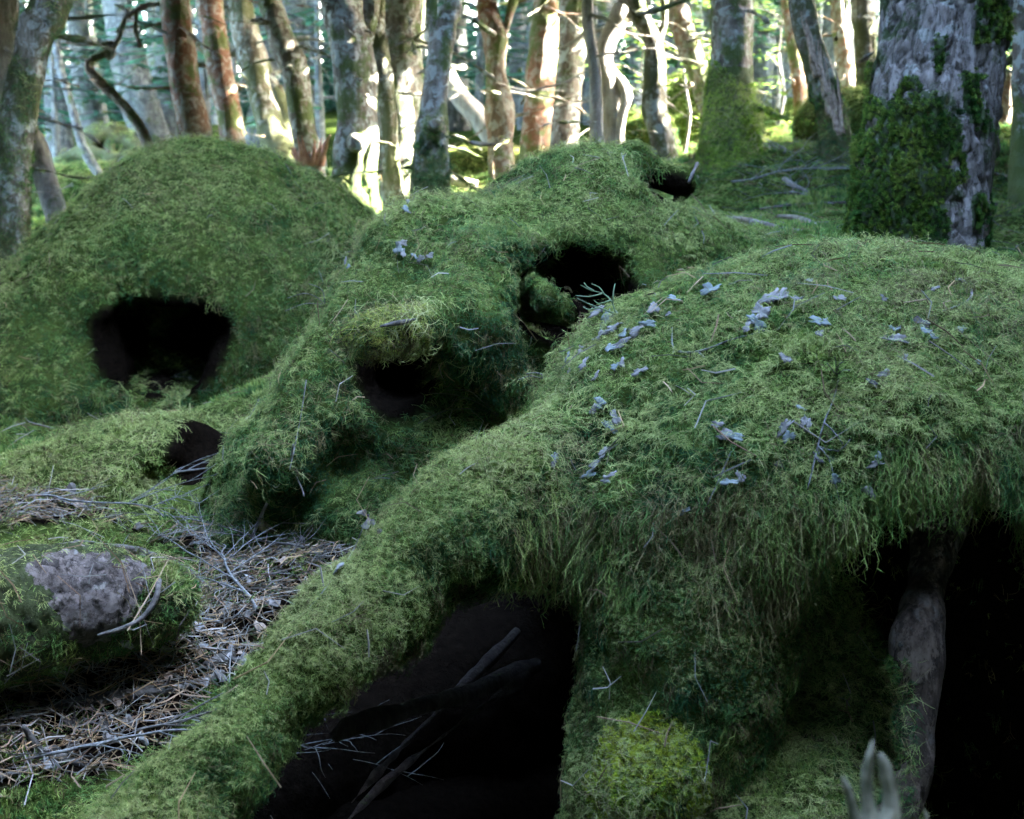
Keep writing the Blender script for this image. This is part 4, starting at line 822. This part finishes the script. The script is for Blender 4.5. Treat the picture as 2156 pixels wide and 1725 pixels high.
for a_ in ((1,540,1300,1.9,.55,.005,'many forked dead bough rising from the litter beside the mossy arm'),(2,430,1090,.3,.6,.004,'wispy dead bough at the upper end of the needle litter'),(3,640,1170,2.4,.55,.004,'dead bough lying across the middle of the needle litter'),
           (4,470,1330,2.9,.5,.0035,'thin dead bough in the litter below the bare bark patch'),(5,60,1620,.5,.55,.004,'dead bough with fine twigs at the lower left corner'),(6,280,1560,.2,.45,.0035,'dead bough lying in front of the thick grey branch'),
           (7,330,1010,.6,.6,.003,'fine dead twigs in front of the narrow hole'),(8,60,1060,.2,.55,.004,'dead bough on bare soil left of the yellow moss'),(9,1600,440,.4,1.2,.006,'spreading dead bough on the green slope above the pale branch'),
           (10,1540,390,.2,1.1,.006,'tangled dead bough near the moss skirted trunk'),(11,1650,330,1.2,1.0,.006,'dead bough reaching up beside the splintered snag'),(12,2100,440,2.6,1.0,.006,'dead bough on the slope right of the big tree'),
           (13,200,870,.9,.6,.003,'fine dead twigs on moss below the left cave mouth'),(14,760,1010,.8,.5,.003,'fine dead twigs at the foot of the middle mound'),(15,1480,430,2.8,.9,.005,'grey dead bough at the top of the moss slope'),(16,2120,380,2.0,.9,.006,'dead bough heap beside the right edge trunk'),
           (17,1700,420,2.0,.8,.004,'fine dead bough below the short whitish stick'),(18,560,1230,.6,.5,.003,'dark dead bough in the densest needle litter')):
    deadbough(a_[0], a_[1], a_[2], a_[3], a_[4], a_[5], a_[6], GD, mat='twig' if a_[0] % 3 else 'twig_dark', depth=2, nb=8)

# needle and twig litter
def strands(pos, nn, L, wd, tint, rng, tilt=.25, kink=.15):
    n = len(pos); a = rng.normal(size=(n, 3)); t = nrmz(a-(a*nn).sum(1, keepdims=True)*nn*(1-tilt)); s = np.cross(nn, t); m = pos+nn*.004; b = nrmz(np.cross(t, s))
    e0 = m-t*L[:, None]*.5; mid = m+s*(L*rng.normal(0, kink, n))[:, None]+nn*(L*.04)[:, None]; e1 = m+t*L[:, None]*.5; V = []
    for p_, f_ in ((e0, 1), (mid, 1), (e1, .5)):
        for k in range(3):
            an = k*2.094; V.append(p_+(s*math.cos(an)+b*math.sin(an))*wd[:, None]*f_)
    V = np.stack(V, 1); fb = []
    for q in (0, 3):
        for k in range(3): fb.append((q+k, q+(k+1) % 3, q+3+(k+1) % 3, q+3+k))
    F = (np.array(fb)[None]+(np.arange(n)*9)[:, None, None]).reshape(-1, 4); return V.reshape(-1, 3), F, np.repeat(tint, 9, 0)
def litter_obj():
    rng = np.random.default_rng(77); F = Fg[near]; Vb, Fb = VA, FA
    out = []
    LP = np.array([(.26,.19,.12), (.17,.11,.065), (.30,.28,.24), (.12,.11,.09), (.18,.18,.16), (.30,.21,.11)])
    for V_, F_, den, mk_ in ((Vg, F, 5200, lambda p, n: litter(p)*1.0), (VA, FA, 5200, lambda p, n: ((chainv(p, BANK) < .07) & (chainv(p, LIMB) > .03) & (p[..., 2] < .66) & litter(p) & (n[..., 2] > .2))*1.0),
                             (Vg, F, 80, lambda p, n: gmask(p, n)), (VA, FA, 100, lambda p, n: mask_A(p, n)*(n[..., 2] > .25)), (VB, FB, 60, mask_B), (VC, FC, 25, mask_C), (VE, FE, 300, lambda p, n: np.ones(p.shape[:-1])), (Vg, F, 22, lambda p, n: dark_floor(p)*1.0)):
        pos, nn = sample(V_, F_, lambda p, n: den*mk_(p, n), rng=rng, cull=-.1)
        if den < 1000: pos = pos+nn*.014
        else: pos = pos+nn*rng.uniform(0, .022, (len(pos), 1))
        L = rng.gamma(3, .018, len(pos))+.015; out.append(strands(pos, nn, L, rng.uniform(.0006, .0018, len(pos)), LP[rng.integers(0, 6, len(pos))]*rng.uniform(.6, 1.2, (len(pos), 1)), rng))
    V, F, c = cat3(out); o = mk('needle_litter', V, F, M['litter'], color=c, smooth=False); tag(o, 'dry needles and twig bits strewn over soil and moss', 'litter', kind='stuff')
litter_obj()
# cones, bark scraps
def scrap_mesh(seed):
    r_ = np.random.default_rng(seed); n = 9; a = np.linspace(0, 2*math.pi, n, endpoint=False); R = .5*r_.uniform(.55, 1.2, n)
    top = np.stack([R*np.cos(a)*1.4, R*np.sin(a)*.8, .12*np.sin(a*2)+r_.normal(0, .05, n)], 1); V = np.vstack([top, top-[0, 0, .08], [[0, 0, .08]], [[0, 0, -.02]]]); F = []
    for i in range(n): j = (i+1) % n; F += [(i, j, 2*n), (j+n, i+n, 2*n+1), (i, i+n, j+n), (i, j+n, j)]
    return V, np.array(F)
def scatter_things(name, uvs, label, cat, group, meshes, sizes, lift=.01, tilt=.5, seed=1):
    r_ = np.random.default_rng(seed); p, n = hit(uvs); out = []
    for i in range(len(uvs)):
        o = bpy.data.objects.new(name, meshes[i % len(meshes)]); col.objects.link(o); z = Vector(nrmz(n[i]+r_.normal(0, tilt, 3)*.5+np.array([0, -.25, .1]))); q = z.to_track_quat('Z', 'Y'); o.rotation_mode = 'QUATERNION'
        from mathutils import Quaternion
        o.rotation_quaternion = q @ Quaternion((0, 0, 1), r_.uniform(0, 6.28)); o.location = p[i]+n[i]*lift; s = sizes[i]*proj(p[i])[2]/FPX; o.scale = (s, s, s); lb, gp = (label, group) if isinstance(label, str) else label(*uvs[i]); tag(o, lb, cat, gp)
def proto(name, V, F, mat, smooth=False):
    o = mk(name, V, F, M[mat], smooth=smooth); d = o.data; bpy.data.objects.remove(o); return d
def lich_mesh(seed):
    r_ = np.random.default_rng(seed); n = 44; a = np.linspace(0, 2*math.pi, n, endpoint=False); ph = r_.uniform(0, 6, 5)
    R = .40+.09*np.sin(2*a+ph[0])+.08*np.sin(3*a+ph[1])+.05*np.sin(5*a+ph[2])+.035*np.sin(9*a+ph[3])+.03*np.sin(13*a+ph[4])+r_.normal(0, .02, n); R[r_.integers(0, n, 3)] *= .7
    el = r_.uniform(1.0, 1.9); rings = []
    for f in (.5, 1.0):
        x = R*f*np.cos(a)*el; y = R*f*np.sin(a)*.8; rings.append(np.stack([x, y, .03*np.sin(x*7+ph[0])+.04*np.cos(y*8+ph[1])+.06*f**3*np.sin(a*4+ph[2])], 1))
    V = np.vstack([rings[0], rings[1], rings[1]-[0, 0, .03], rings[0]-[0, 0, .03], [[0, 0, 0]], [[0, 0, -.03]]]); F = []
    for i in range(n):
        j = (i+1) % n; F += [(i, j, 4*n), (j+3*n, i+3*n, 4*n+1)]
        for a_, b_ in ((0, n), (n, 2*n), (2*n, 3*n)): F += [(a_+i, b_+i, b_+j), (a_+i, b_+j, a_+j)]
    return V, np.array(F)
M['lichen_dull'] = wood_mat('lichen_dull', (.07, .095, .09), (.16, .19, .18), 25)
def lich_label(u, v):
    for t_, k in (((u < 1370) and v < 820, 'grey lichen flake in the crowded cluster on the left shoulder of the dome'), ((u < 1370) and v < 1000, 'grey lichen flake halfway down the left flank of the dome'), (u < 1370, 'grey lichen flake low on the left flank of the dome'),
                  ((1580 < u < 1660) and v < 700, 'pale lichen flake in the big torn cluster below the dome crest'), (v < 660, 'small lichen flake close under the crest of the dome'), (u < 1600 and v < 800, 'lichen flake between the left shoulder cluster and the torn cluster'),
                  (v < 800 and u < 1800, 'lichen flake right of the torn cluster, high on the dome'), (v < 830, 'lichen flake high on the right part of the dome'), ((1640 < u < 1705) and v < 940, 'upright pale lichen flake in the group at the middle of the dome'),
                  (u < 1600, 'lichen flake lower on the middle left of the dome'), (u < 1800, 'lichen flake low on the middle of the dome'), (True, 'lichen flake low on the right part of the dome above the bare root')):
        if t_: return k, 'grey lichen flakes on the foreground dome'
LM = [proto('lichen_flake', *lich_mesh(k), 'lichen' if k % 3 else 'lichen_dull', True) for k in range(12)]
lz = [(1500,620,40),(1622,640,46),(1610,668,44),(1600,690,30),(1590,685,22),(1648,632,24),(1725,690,26),(1722,715,20),(1655,765,22),(1740,690,18),(1685,640,16),(1885,725,30),(1880,705,22),(1900,760,16),(1945,690,26),(1955,715,26),(1770,640,20),
      (1265,665,34),(1285,680,34),(1300,700,40),(1275,715,30),(1320,712,30),(1345,705,26),(1310,735,26),(1290,742,22),(1232,745,22),(1238,775,24),(1205,760,16),(1212,785,14),(1380,660,26),(1372,690,20),(1412,672,16),(1350,790,22),(1300,782,22),(1315,775,16),(1262,800,14),
      (1270,855,26),(1255,870,20),(1300,890,26),(1290,905,24),(1280,965,26),(1265,985,26),(1250,1005,22),(1285,1020,24),(1295,1010,18),(1165,970,18),(1160,985,14),
      (1655,905,26),(1660,925,26),(1690,895,24),(1700,905,18),(1680,870,14),(1510,905,20),(1530,925,30),(1550,930,24),(1720,960,18),(1725,975,14),(1760,1010,22),(1830,1035,22),(1840,975,20),(1845,960,16),(1870,1075,26),(1895,1060,20),(1540,1020,22),(1560,1012,20),(1635,975,14),
      (1420,640,18),(1860,640,18),(1965,620,14),(2020,700,18),(1860,800,20),(1840,815,16),(2050,770,12),(1710,600,14),(1575,700,20),(1440,1075,16)]
scatter_things('lichen_flake', [(a, b) for a, b, c in lz], lich_label, 'lichen', None, LM, [c*1.2 for a, b, c in lz], lift=.014, tilt=.3, seed=4)
M2L = ['largest pale lichen flake in the cluster on the middle mound', 'pale lichen flake at the top of the middle mound cluster', 'pale lichen flake just below the largest one on the middle mound', 'tiny pale lichen flake right of the middle mound cluster', 'pale lichen flake hanging lowest in the middle mound cluster', 'pale lichen flake at the right end of the middle mound row', 'lichen flake near the left crest of the middle mound', 'smaller lichen flake above it on the left crest of the middle mound', 'upright lichen flake on the left edge of the middle mound', 'lichen flake lowest on the left edge of the middle mound']
lz2 = [(840,530,24),(846,518,20),(850,540,18),(870,545,12),(888,550,16),(905,545,14),(858,452,16),(862,438,14),(738,560,14),(745,570,12)]
scatter_things('lichen_flake', [(a, b) for a, b, c in lz2], lambda u, v: (M2L[[(a, b) for a, b, c in lz2].index((u, v))], 'pale lichen flakes on the middle mound'), 'lichen', None, LM, [c*1.1 for a, b, c in lz2], lift=.02, tilt=.6, seed=5)
SM = [proto('bark_scrap', *scrap_mesh(k), m_) for k, m_ in enumerate(('twig', 'dead_wood', 'twig_dark', 'split_wood'))]
r_ = np.random.default_rng(9); sc_ = []
while len(sc_) < 55:
    u, v = r_.uniform(0, 830), r_.uniform(1030, 1650)
    if inpoly(np.array([u]), np.array([v]), LIT)[0]: sc_.append((u, v))
scatter_things('bark_scrap', sc_, 'small scrap of bark lying in the needle litter', 'bark', 'bark scraps in the needle litter', SM, list(r_.uniform(14, 34, 55)), lift=.016, tilt=.4, seed=6)

# hemlock sprigs
def frond(pts, w, needle, rng):
    S = spline(np.c_[pts, np.full(len(pts), w)], .006); out = [tube(S, 4, .02)[:2]]; T = nrmz(np.gradient(S[:, :3], axis=0)); up = np.array([0, 0, 1.])
    V = []; F = []
    for i in range(2, len(S)):
        sd = nrmz(np.cross(T[i], up))
        for s_ in (-1, 1):
            l = needle*rng.uniform(.7, 1.1)*(1-.5*(i/len(S))**3); d = nrmz(sd*s_+T[i]*.45+up*rng.uniform(-.2, .25)); q = nrmz(np.cross(d, up))*needle*.12; b0 = S[i, :3]; k = len(V)
            V += [b0, b0+d*l*.4+q, b0+d*l, b0+d*l*.4-q]; F.append((k, k+1, k+2, k+3))
    return out[0], (np.array(V), np.array(F))
def sprig(label, base, arms, needle=.011, w=.0011, tint=(.12, .19, .05)):
    rng = np.random.default_rng(len(arms)+int(abs(base[0]))); p, n = surf([base[:2]], .01); d = float(proj(p[0])[2]); e = empty('conifer_sprig', p[0], label, 'seedling'); o = p[0]; st_ = []; Vn = []; Fn = []; k = 0
    for arm in arms:
        q = [p[0]]+[P(u, v, d+dd) for u, v, dd in arm]; (tv, tf), (v, f) = frond(np.array(q), w, needle, rng); st_.append((tv-o, tf, None)); Vn.append(v-o); Fn.append(f+k); k += len(v)
    V = np.concatenate(Vn); F = np.concatenate(Fn); mktube('stem', st_, M['twig_dark'], e)
    mk('needles', V, F, M['leaf'], e, color=np.tile(np.array(tint), (len(V), 1))*np.random.default_rng(2).uniform(.7, 1.3, (len(V), 1)), smooth=False)
sprig('light green conifer sprig leaning left from the edge of the foreground arm', (1050,870), [[(1010,850,-.02),(960,832,-.05),(905,828,-.06)],[(1005,862,0),(940,865,-.03),(880,892,-.03)],[(1015,845,-.03),(985,822,-.06),(940,822,-.08)],[(1020,850,0),(990,838,0),(950,845,.02)],[(1030,845,0),(1015,825,0),(995,828,0)]])
sprig('small conifer sprig between the left dome and the middle mound', (690,645), [[(665,625,0),(640,618,-.02),(605,628,-.02)],[(668,640,0),(640,640,-.02),(600,655,-.02)],[(680,615,0),(670,605,0),(650,598,0)]])
sprig('tiny conifer sprig on the crest of the foreground arm', (1150,800), [[(1135,795,0),(1115,792,-.02),(1092,800,-.02)],[(1140,788,0),(1125,785,0),(1108,788,0)]])
sprig('conifer sprig drooping at the left edge beside the bare soil', (-20,1120), [[(5,1100,0),(30,1085,-.02),(60,1080,-.02)],[(10,1120,0),(40,1130,-.02),(70,1150,-.02)],[(10,1090,0),(20,1070,0),(50,1060,0)]], .013)
sprig('small green sprig beside the slope near the moss skirted trunk', (1560,330), [[(1570,300,0),(1590,280,0),(1610,275,0)],[(1575,310,0),(1600,305,0),(1620,300,0)]], .03, .002)
sprig('spiky green seedling in the middle of the foreground dome', (1760,790), [[(1750,775,-.03),(1742,765,-.04)],[(1765,770,-.03),(1775,762,-.05)],[(1775,780,-.03),(1790,780,-.05)],[(1760,765,-.04),(1758,752,-.05)]], .014)
sprig('small green seedling in the litter beside the mossy arm', (520,1290), [[(505,1275,0),(490,1265,-.02)],[(525,1265,0),(535,1250,-.02)],[(540,1280,0),(560,1275,-.02)],[(515,1262,0),(512,1245,0)]], .014)
# bare twiggy shrublet in front of the burrow
M['green_twig'] = wood_mat('green_twig', (.08, .13, .06), (.16, .22, .12), 60)
def shrublet():
    p, n = surf([(1300,670)], .01); d = float(proj(p[0])[2]); o = p[0]; tb = []
    for arm in ([(1296,660),(1288,635),(1270,618),(1245,612),(1222,600)],[(1290,640),(1292,612),(1295,598)],[(1272,620),(1262,605),(1245,598)],[(1268,618),(1240,625),(1212,622)],[(1296,662),(1262,648),(1240,640),(1215,628)],[(1262,648),(1238,652),(1228,646)],[(1285,632),(1262,640),(1250,632)],[(1250,612),(1236,604),(1230,595)]):
        q = np.array([P(u, v, d+.004*k) for k, (u, v) in enumerate(arm)]); tb.append(tube(np.c_[q, np.linspace(1.9, 1.0, len(q))*d/FPX], 5, .01))
    ob, V, F = mktube('bare_shrub', local(tb, o), M['green_twig'], None); ob.location = o; tag(ob, 'leafless green twiggy shrublet in front of the upper burrow opening', 'shrub')
shrublet()

# ------------------------------------------------------------------ far conifers
def conifer(seed, Hh=8.5, R=.13, z0=1.0, nbr=34, dead=8, droop=.25, lean=.05, Lb=1.3, ftint=(.045, .125, .085)):
    rng = np.random.default_rng(seed); lx = rng.normal(0, lean, 2); ax = lambda z: np.array([lx[0]*z*.6+.04*math.sin(z), lx[1]*z*.3, z])
    tr = [tube(np.array([[*ax(z), R*(1-.8*z/Hh)+(.35*R if z < .2 else 0)] for z in (-.4, .15, 1, 2.5, 4, 6, Hh)]), 10, .15)]; V = []; br = []
    for k in range(nbr):
        z = z0+(Hh-z0-.3)*(k/nbr)**1.15; a = rng.uniform(0, 6.28); L = Lb*(1.05-.75*(z-z0)/(Hh-z0))*rng.uniform(.6, 1.1); dv = np.array([math.cos(a), math.sin(a), 0]); sd = np.array([-dv[1], dv[0], 0]); th = np.linspace(0, 1, 6)[:, None]
        pts = ax(z)+dv*L*th+np.array([0, 0, 1])*(.1*th-droop*L*th**2); tr.append(tube(np.c_[pts, np.linspace(.014, .003, 6)], 4, .2))
        n = int(26*L)
        for j in range(n):
            f = rng.uniform(.15, 1); b0 = ax(z)+dv*L*f+np.array([0, 0, 1])*(.1*f-droop*L*f*f); s_ = rng.choice([-1, 1]); l = .38*L*(1.15-f)*rng.uniform(.5, 1.2)+.05
            d = nrmz(sd*s_+dv*.6+np.array([0, 0, rng.uniform(-.35, .1)])); q = nrmz(np.cross(d, [0, 0, 1])+rng.normal(0, .2, 3))*.022; m = 3
            for i in range(m):
                c0 = b0+d*l*(i/m); c1 = b0+d*l*((i+1)/m); V.append([c0-q, c0+q, c1+q*.7, c1-q*.7])
    for k in range(dead):
        z = rng.uniform(.6, 3.5); a = rng.uniform(0, 6.28); L = rng.uniform(.3, .9); dv = np.array([math.cos(a), math.sin(a), rng.uniform(-.3, .2)]); pts = ax(z)+dv*L*np.linspace(0, 1, 4)[:, None]+rng.normal(0, .03, (4, 3)); tr.append(tube(np.c_[pts, [.012, .009, .006, .003]], 4, .2))
    V = np.array(V).reshape(-1, 3); F = np.arange(len(V)).reshape(-1, 4); c = np.tile(np.array(ftint), (len(V), 1))*np.repeat(rng.uniform(.6, 1.5, (len(V)//4, 1)), 4, 0); return tr, V, F, c
def conifer_proto(seed, **k):
    tr, V, F, c = conifer(seed, **k); t_, _, _ = mktube('trunk', tr, M['bark_far']); f_ = mk('crown', V, F, M['leaf'], color=c, smooth=False); a, b_ = t_.data, f_.data; bpy.data.objects.remove(t_); bpy.data.objects.remove(f_); return a, b_
CP = [conifer_proto(200+k, z0=1.9+.35*k, R=.09+.02*k, nbr=30) for k in range(5)]
SP = [conifer_proto(300+k, Hh=3.2+k*.5, R=.03, z0=.5, nbr=30, dead=2, Lb=.9, ftint=(.06, .16, .09)) for k in range(2)]
def place_conifer(pr, x, y, rz, s, label, cat, group, name):
    z = float(H(np.array([x]), np.array([y]))[0]); e = empty(name, (x, y, z), label, cat, group); e.rotation_euler = (0, 0, rz); e.scale = (s, s, s)
    for nm, me in (('trunk', pr[0]), ('crown', pr[1])): o = bpy.data.objects.new(nm, me); col.objects.link(o); o.parent = e
rng = np.random.default_rng(41); n_ = 0; put = []
while n_ < 155:
    y = 12.5+26*rng.random()**1.3; u = rng.uniform(-600, 2700); x = (u-1078)/FPX*y*1.02
    if any(abs(x-a)+.5*abs(y-b) < .42 for a, b in put): continue
    put.append((x, y)); place_conifer(CP[n_ % 5], x, y, rng.uniform(0, 6.28), rng.uniform(.85, 1.25), 'slender shaded conifer standing far back in the forest', 'tree', 'slender conifers far back in the forest', 'conifer'); n_ += 1
for k, (u, y) in enumerate(((150,12.5),(310,14),(80,15),(460,13),(590,15),(690,12.5),(820,16),(1010,15.5),(1110,14),(1250,13.5),(1370,12.5),(1460,15),(1610,14.5),(1700,13),(1950,13),(2120,11.5),(230,17),(530,18))):
    place_conifer(SP[k % 2], (u-1078)/FPX*y*1.02, y, k*1.7, 1+.13*(k % 4), 'young bushy conifer growing between the far trunks', 'tree', 'young conifers between the far trunks', 'young_conifer')

def far_wood():
    rng = np.random.default_rng(61); k = 900; cy = rng.uniform(24, 44, k); cx = rng.uniform(-.5, .5, k)*cy*1.05; cz = H(cx, cy)+rng.uniform(-.2, 1, k)**2*9; cc = np.stack([cx, cy, cz], 1); n = 110000
    p = cc[rng.integers(0, k, n)]+rng.normal(0, 1, (n, 3))*[.9, .9, .35]; V, F, c = leaves(n, p, .16, rng, np.array([.03, .085, .055])); o = mk('far_wood', V, F, M['leaf'], color=c, smooth=False); tag(o, 'hazy mass of conifer foliage closing off the far end of the forest', 'foliage', kind='stuff')
far_wood()
def broadleaf(label, u, v, d, R_, n, seed):
    rng = np.random.default_rng(seed); c = P(u, v, d); hz = float(H(c[None, 0], c[None, 1])[0]); e = empty('sapling', (c[0], c[1], hz), label, 'tree'); h_ = c[2]-hz; tb = [tube(np.array([[0, 0, -.1, .018], [.05, 0, h_*.5, .014], [0, .03, h_, .009], [.05, 0, h_+.6, .004]]), 6, .1)]; V = []
    for k in range(12):
        a = rng.uniform(0, 6.28); z = h_+rng.uniform(-.35, .55); L = R_*rng.uniform(.5, 1.1); dv = np.array([math.cos(a), math.sin(a), 0]); pts = np.array([0, 0, z])+dv*L*np.linspace(0, 1, 5)[:, None]+np.array([0, 0, 1])*(.18*np.sin(np.linspace(0, 2.2, 5)))[:, None]*L
        tb.append(tube(np.c_[pts, np.linspace(.006, .002, 5)], 5, .05)); m = n//12; f = rng.uniform(.2, 1.05, m); V.append(np.array([0, 0, z])+dv*L*f[:, None]+np.array([0, 0, 1])*(.18*np.sin(2.2*f))[:, None]*L+rng.normal(0, 1, (m, 3))*[.12, .12, .04])
    mktube('trunk', tb, M['twig_dark'], e); p = np.concatenate(V); v_, f_, c_ = leaves(len(p), p, .032, rng, np.array([.11, .18, .035]), .85); mk('crown', v_, f_, M['leaf'], e, color=c_, smooth=False)
broadleaf('light green leafy sapling between the mossy crooked trunk and the skirted trunk', 1440, 150, 9.9, .5, 420, 1)
broadleaf('bright leafy sapling behind the splintered snag', 1640, 120, 11.2, .7, 520, 2)
broadleaf('small leafy sapling behind the twisted grey stem', 1350, 160, 10.4, .4, 300, 3)
broadleaf('leafy sapling over the stumpy reddish trunk right of the big tree', 2115, 120, 9.6, .45, 360, 4)
# ------------------------------------------------------------------ leaf screens added out of frame, around and overhead, to block light
def surrounding():
    rng = np.random.default_rng(6); N = 190000
    az = rng.uniform(0, 2*math.pi, N); el = np.arcsin(rng.uniform(-.12, math.sin(math.radians(OPEN_EL+6)), N)); r = 4.8+4.5*rng.random(N); x = .3+r*np.cos(el)*np.cos(az); y = 2.9+r*np.cos(el)*np.sin(az); z = .7+r*np.sin(el)*.9
    p = np.stack([x, y, z], 1); u, v, d = proj(p); keep = ~((d > 0) & (u > -500) & (u < 2650) & (v > -250))
    keep &= rng.random(N) < sst(math.radians(OPEN_EL+6), math.radians(OPEN_EL-8), el); keep &= np.linalg.norm(p-CAM, axis=1) > 2.6; keep &= (fbm(p*.7, 2, 3) > -.36) | (el < .5)
    ta = math.tan(SUN_AZ); y0 = y-(x-.5)*ta; z0 = z-(x-.5)*math.tan(SUN_EL)/math.cos(SUN_AZ); sunside = x > 1.5
    cor = sunside & (y0 > 7.7); q = np.stack([y0*1.5, z0*1.5, 0*y0], 1); keep &= ~(cor & (vn(q, 9) > np.where(z0 < 1.35, .42, -.35)))
    M2 = 25000; t2 = rng.uniform(4.2, 12, M2); ya = rng.uniform(-3, 7.6, M2); za = rng.uniform(-.3, 3.2, M2)  # added leaf screen towards the sun, shades the near clearing
    p2 = np.stack([.5+t2, ya+t2*ta, za+t2*math.tan(SUN_EL)/math.cos(SUN_AZ)], 1); u2, v2, d2 = proj(p2); p2 = p2[~((d2 > 0) & (u2 < 2650) & (v2 > -150))]
    p = np.concatenate([p[keep], p2]); sz = np.full((len(p), 1), .13); V, F, c = leaves(len(p), p, .165, rng, np.array([.018, .042, .018]))
    # added overhead leaf slab, out of frame, keeps sun off the far ground
    n3 = 60000; p3 = np.stack([rng.uniform(-22, 30, n3), rng.uniform(9.5, 46, n3), rng.uniform(7, 10, n3)], 1); y3 = p3[:, 1]-(p3[:, 0]-.5)*ta; z3 = p3[:, 2]-(p3[:, 0]-.5)*math.tan(SUN_EL)/math.cos(SUN_AZ); p3 = p3[(fbm(p3*[.5, .5, .1], 2, 12) > -.30) & ~((y3 < 12.8) & (z3 < 3.6))]; V3, F3, c3 = leaves(len(p3), p3, .38, rng, np.array([.018, .042, .018]))
    V, F, c = cat3([(V, F, c), (V3, F3, c3)])
    o = mk('added_leaf_screen', V, F, M['litter'], color=c, smooth=False); tag(o, 'unseen dark foliage added around and above the clearing to block light', 'foliage', kind='stuff')
OPEN_EL = 66
surrounding()
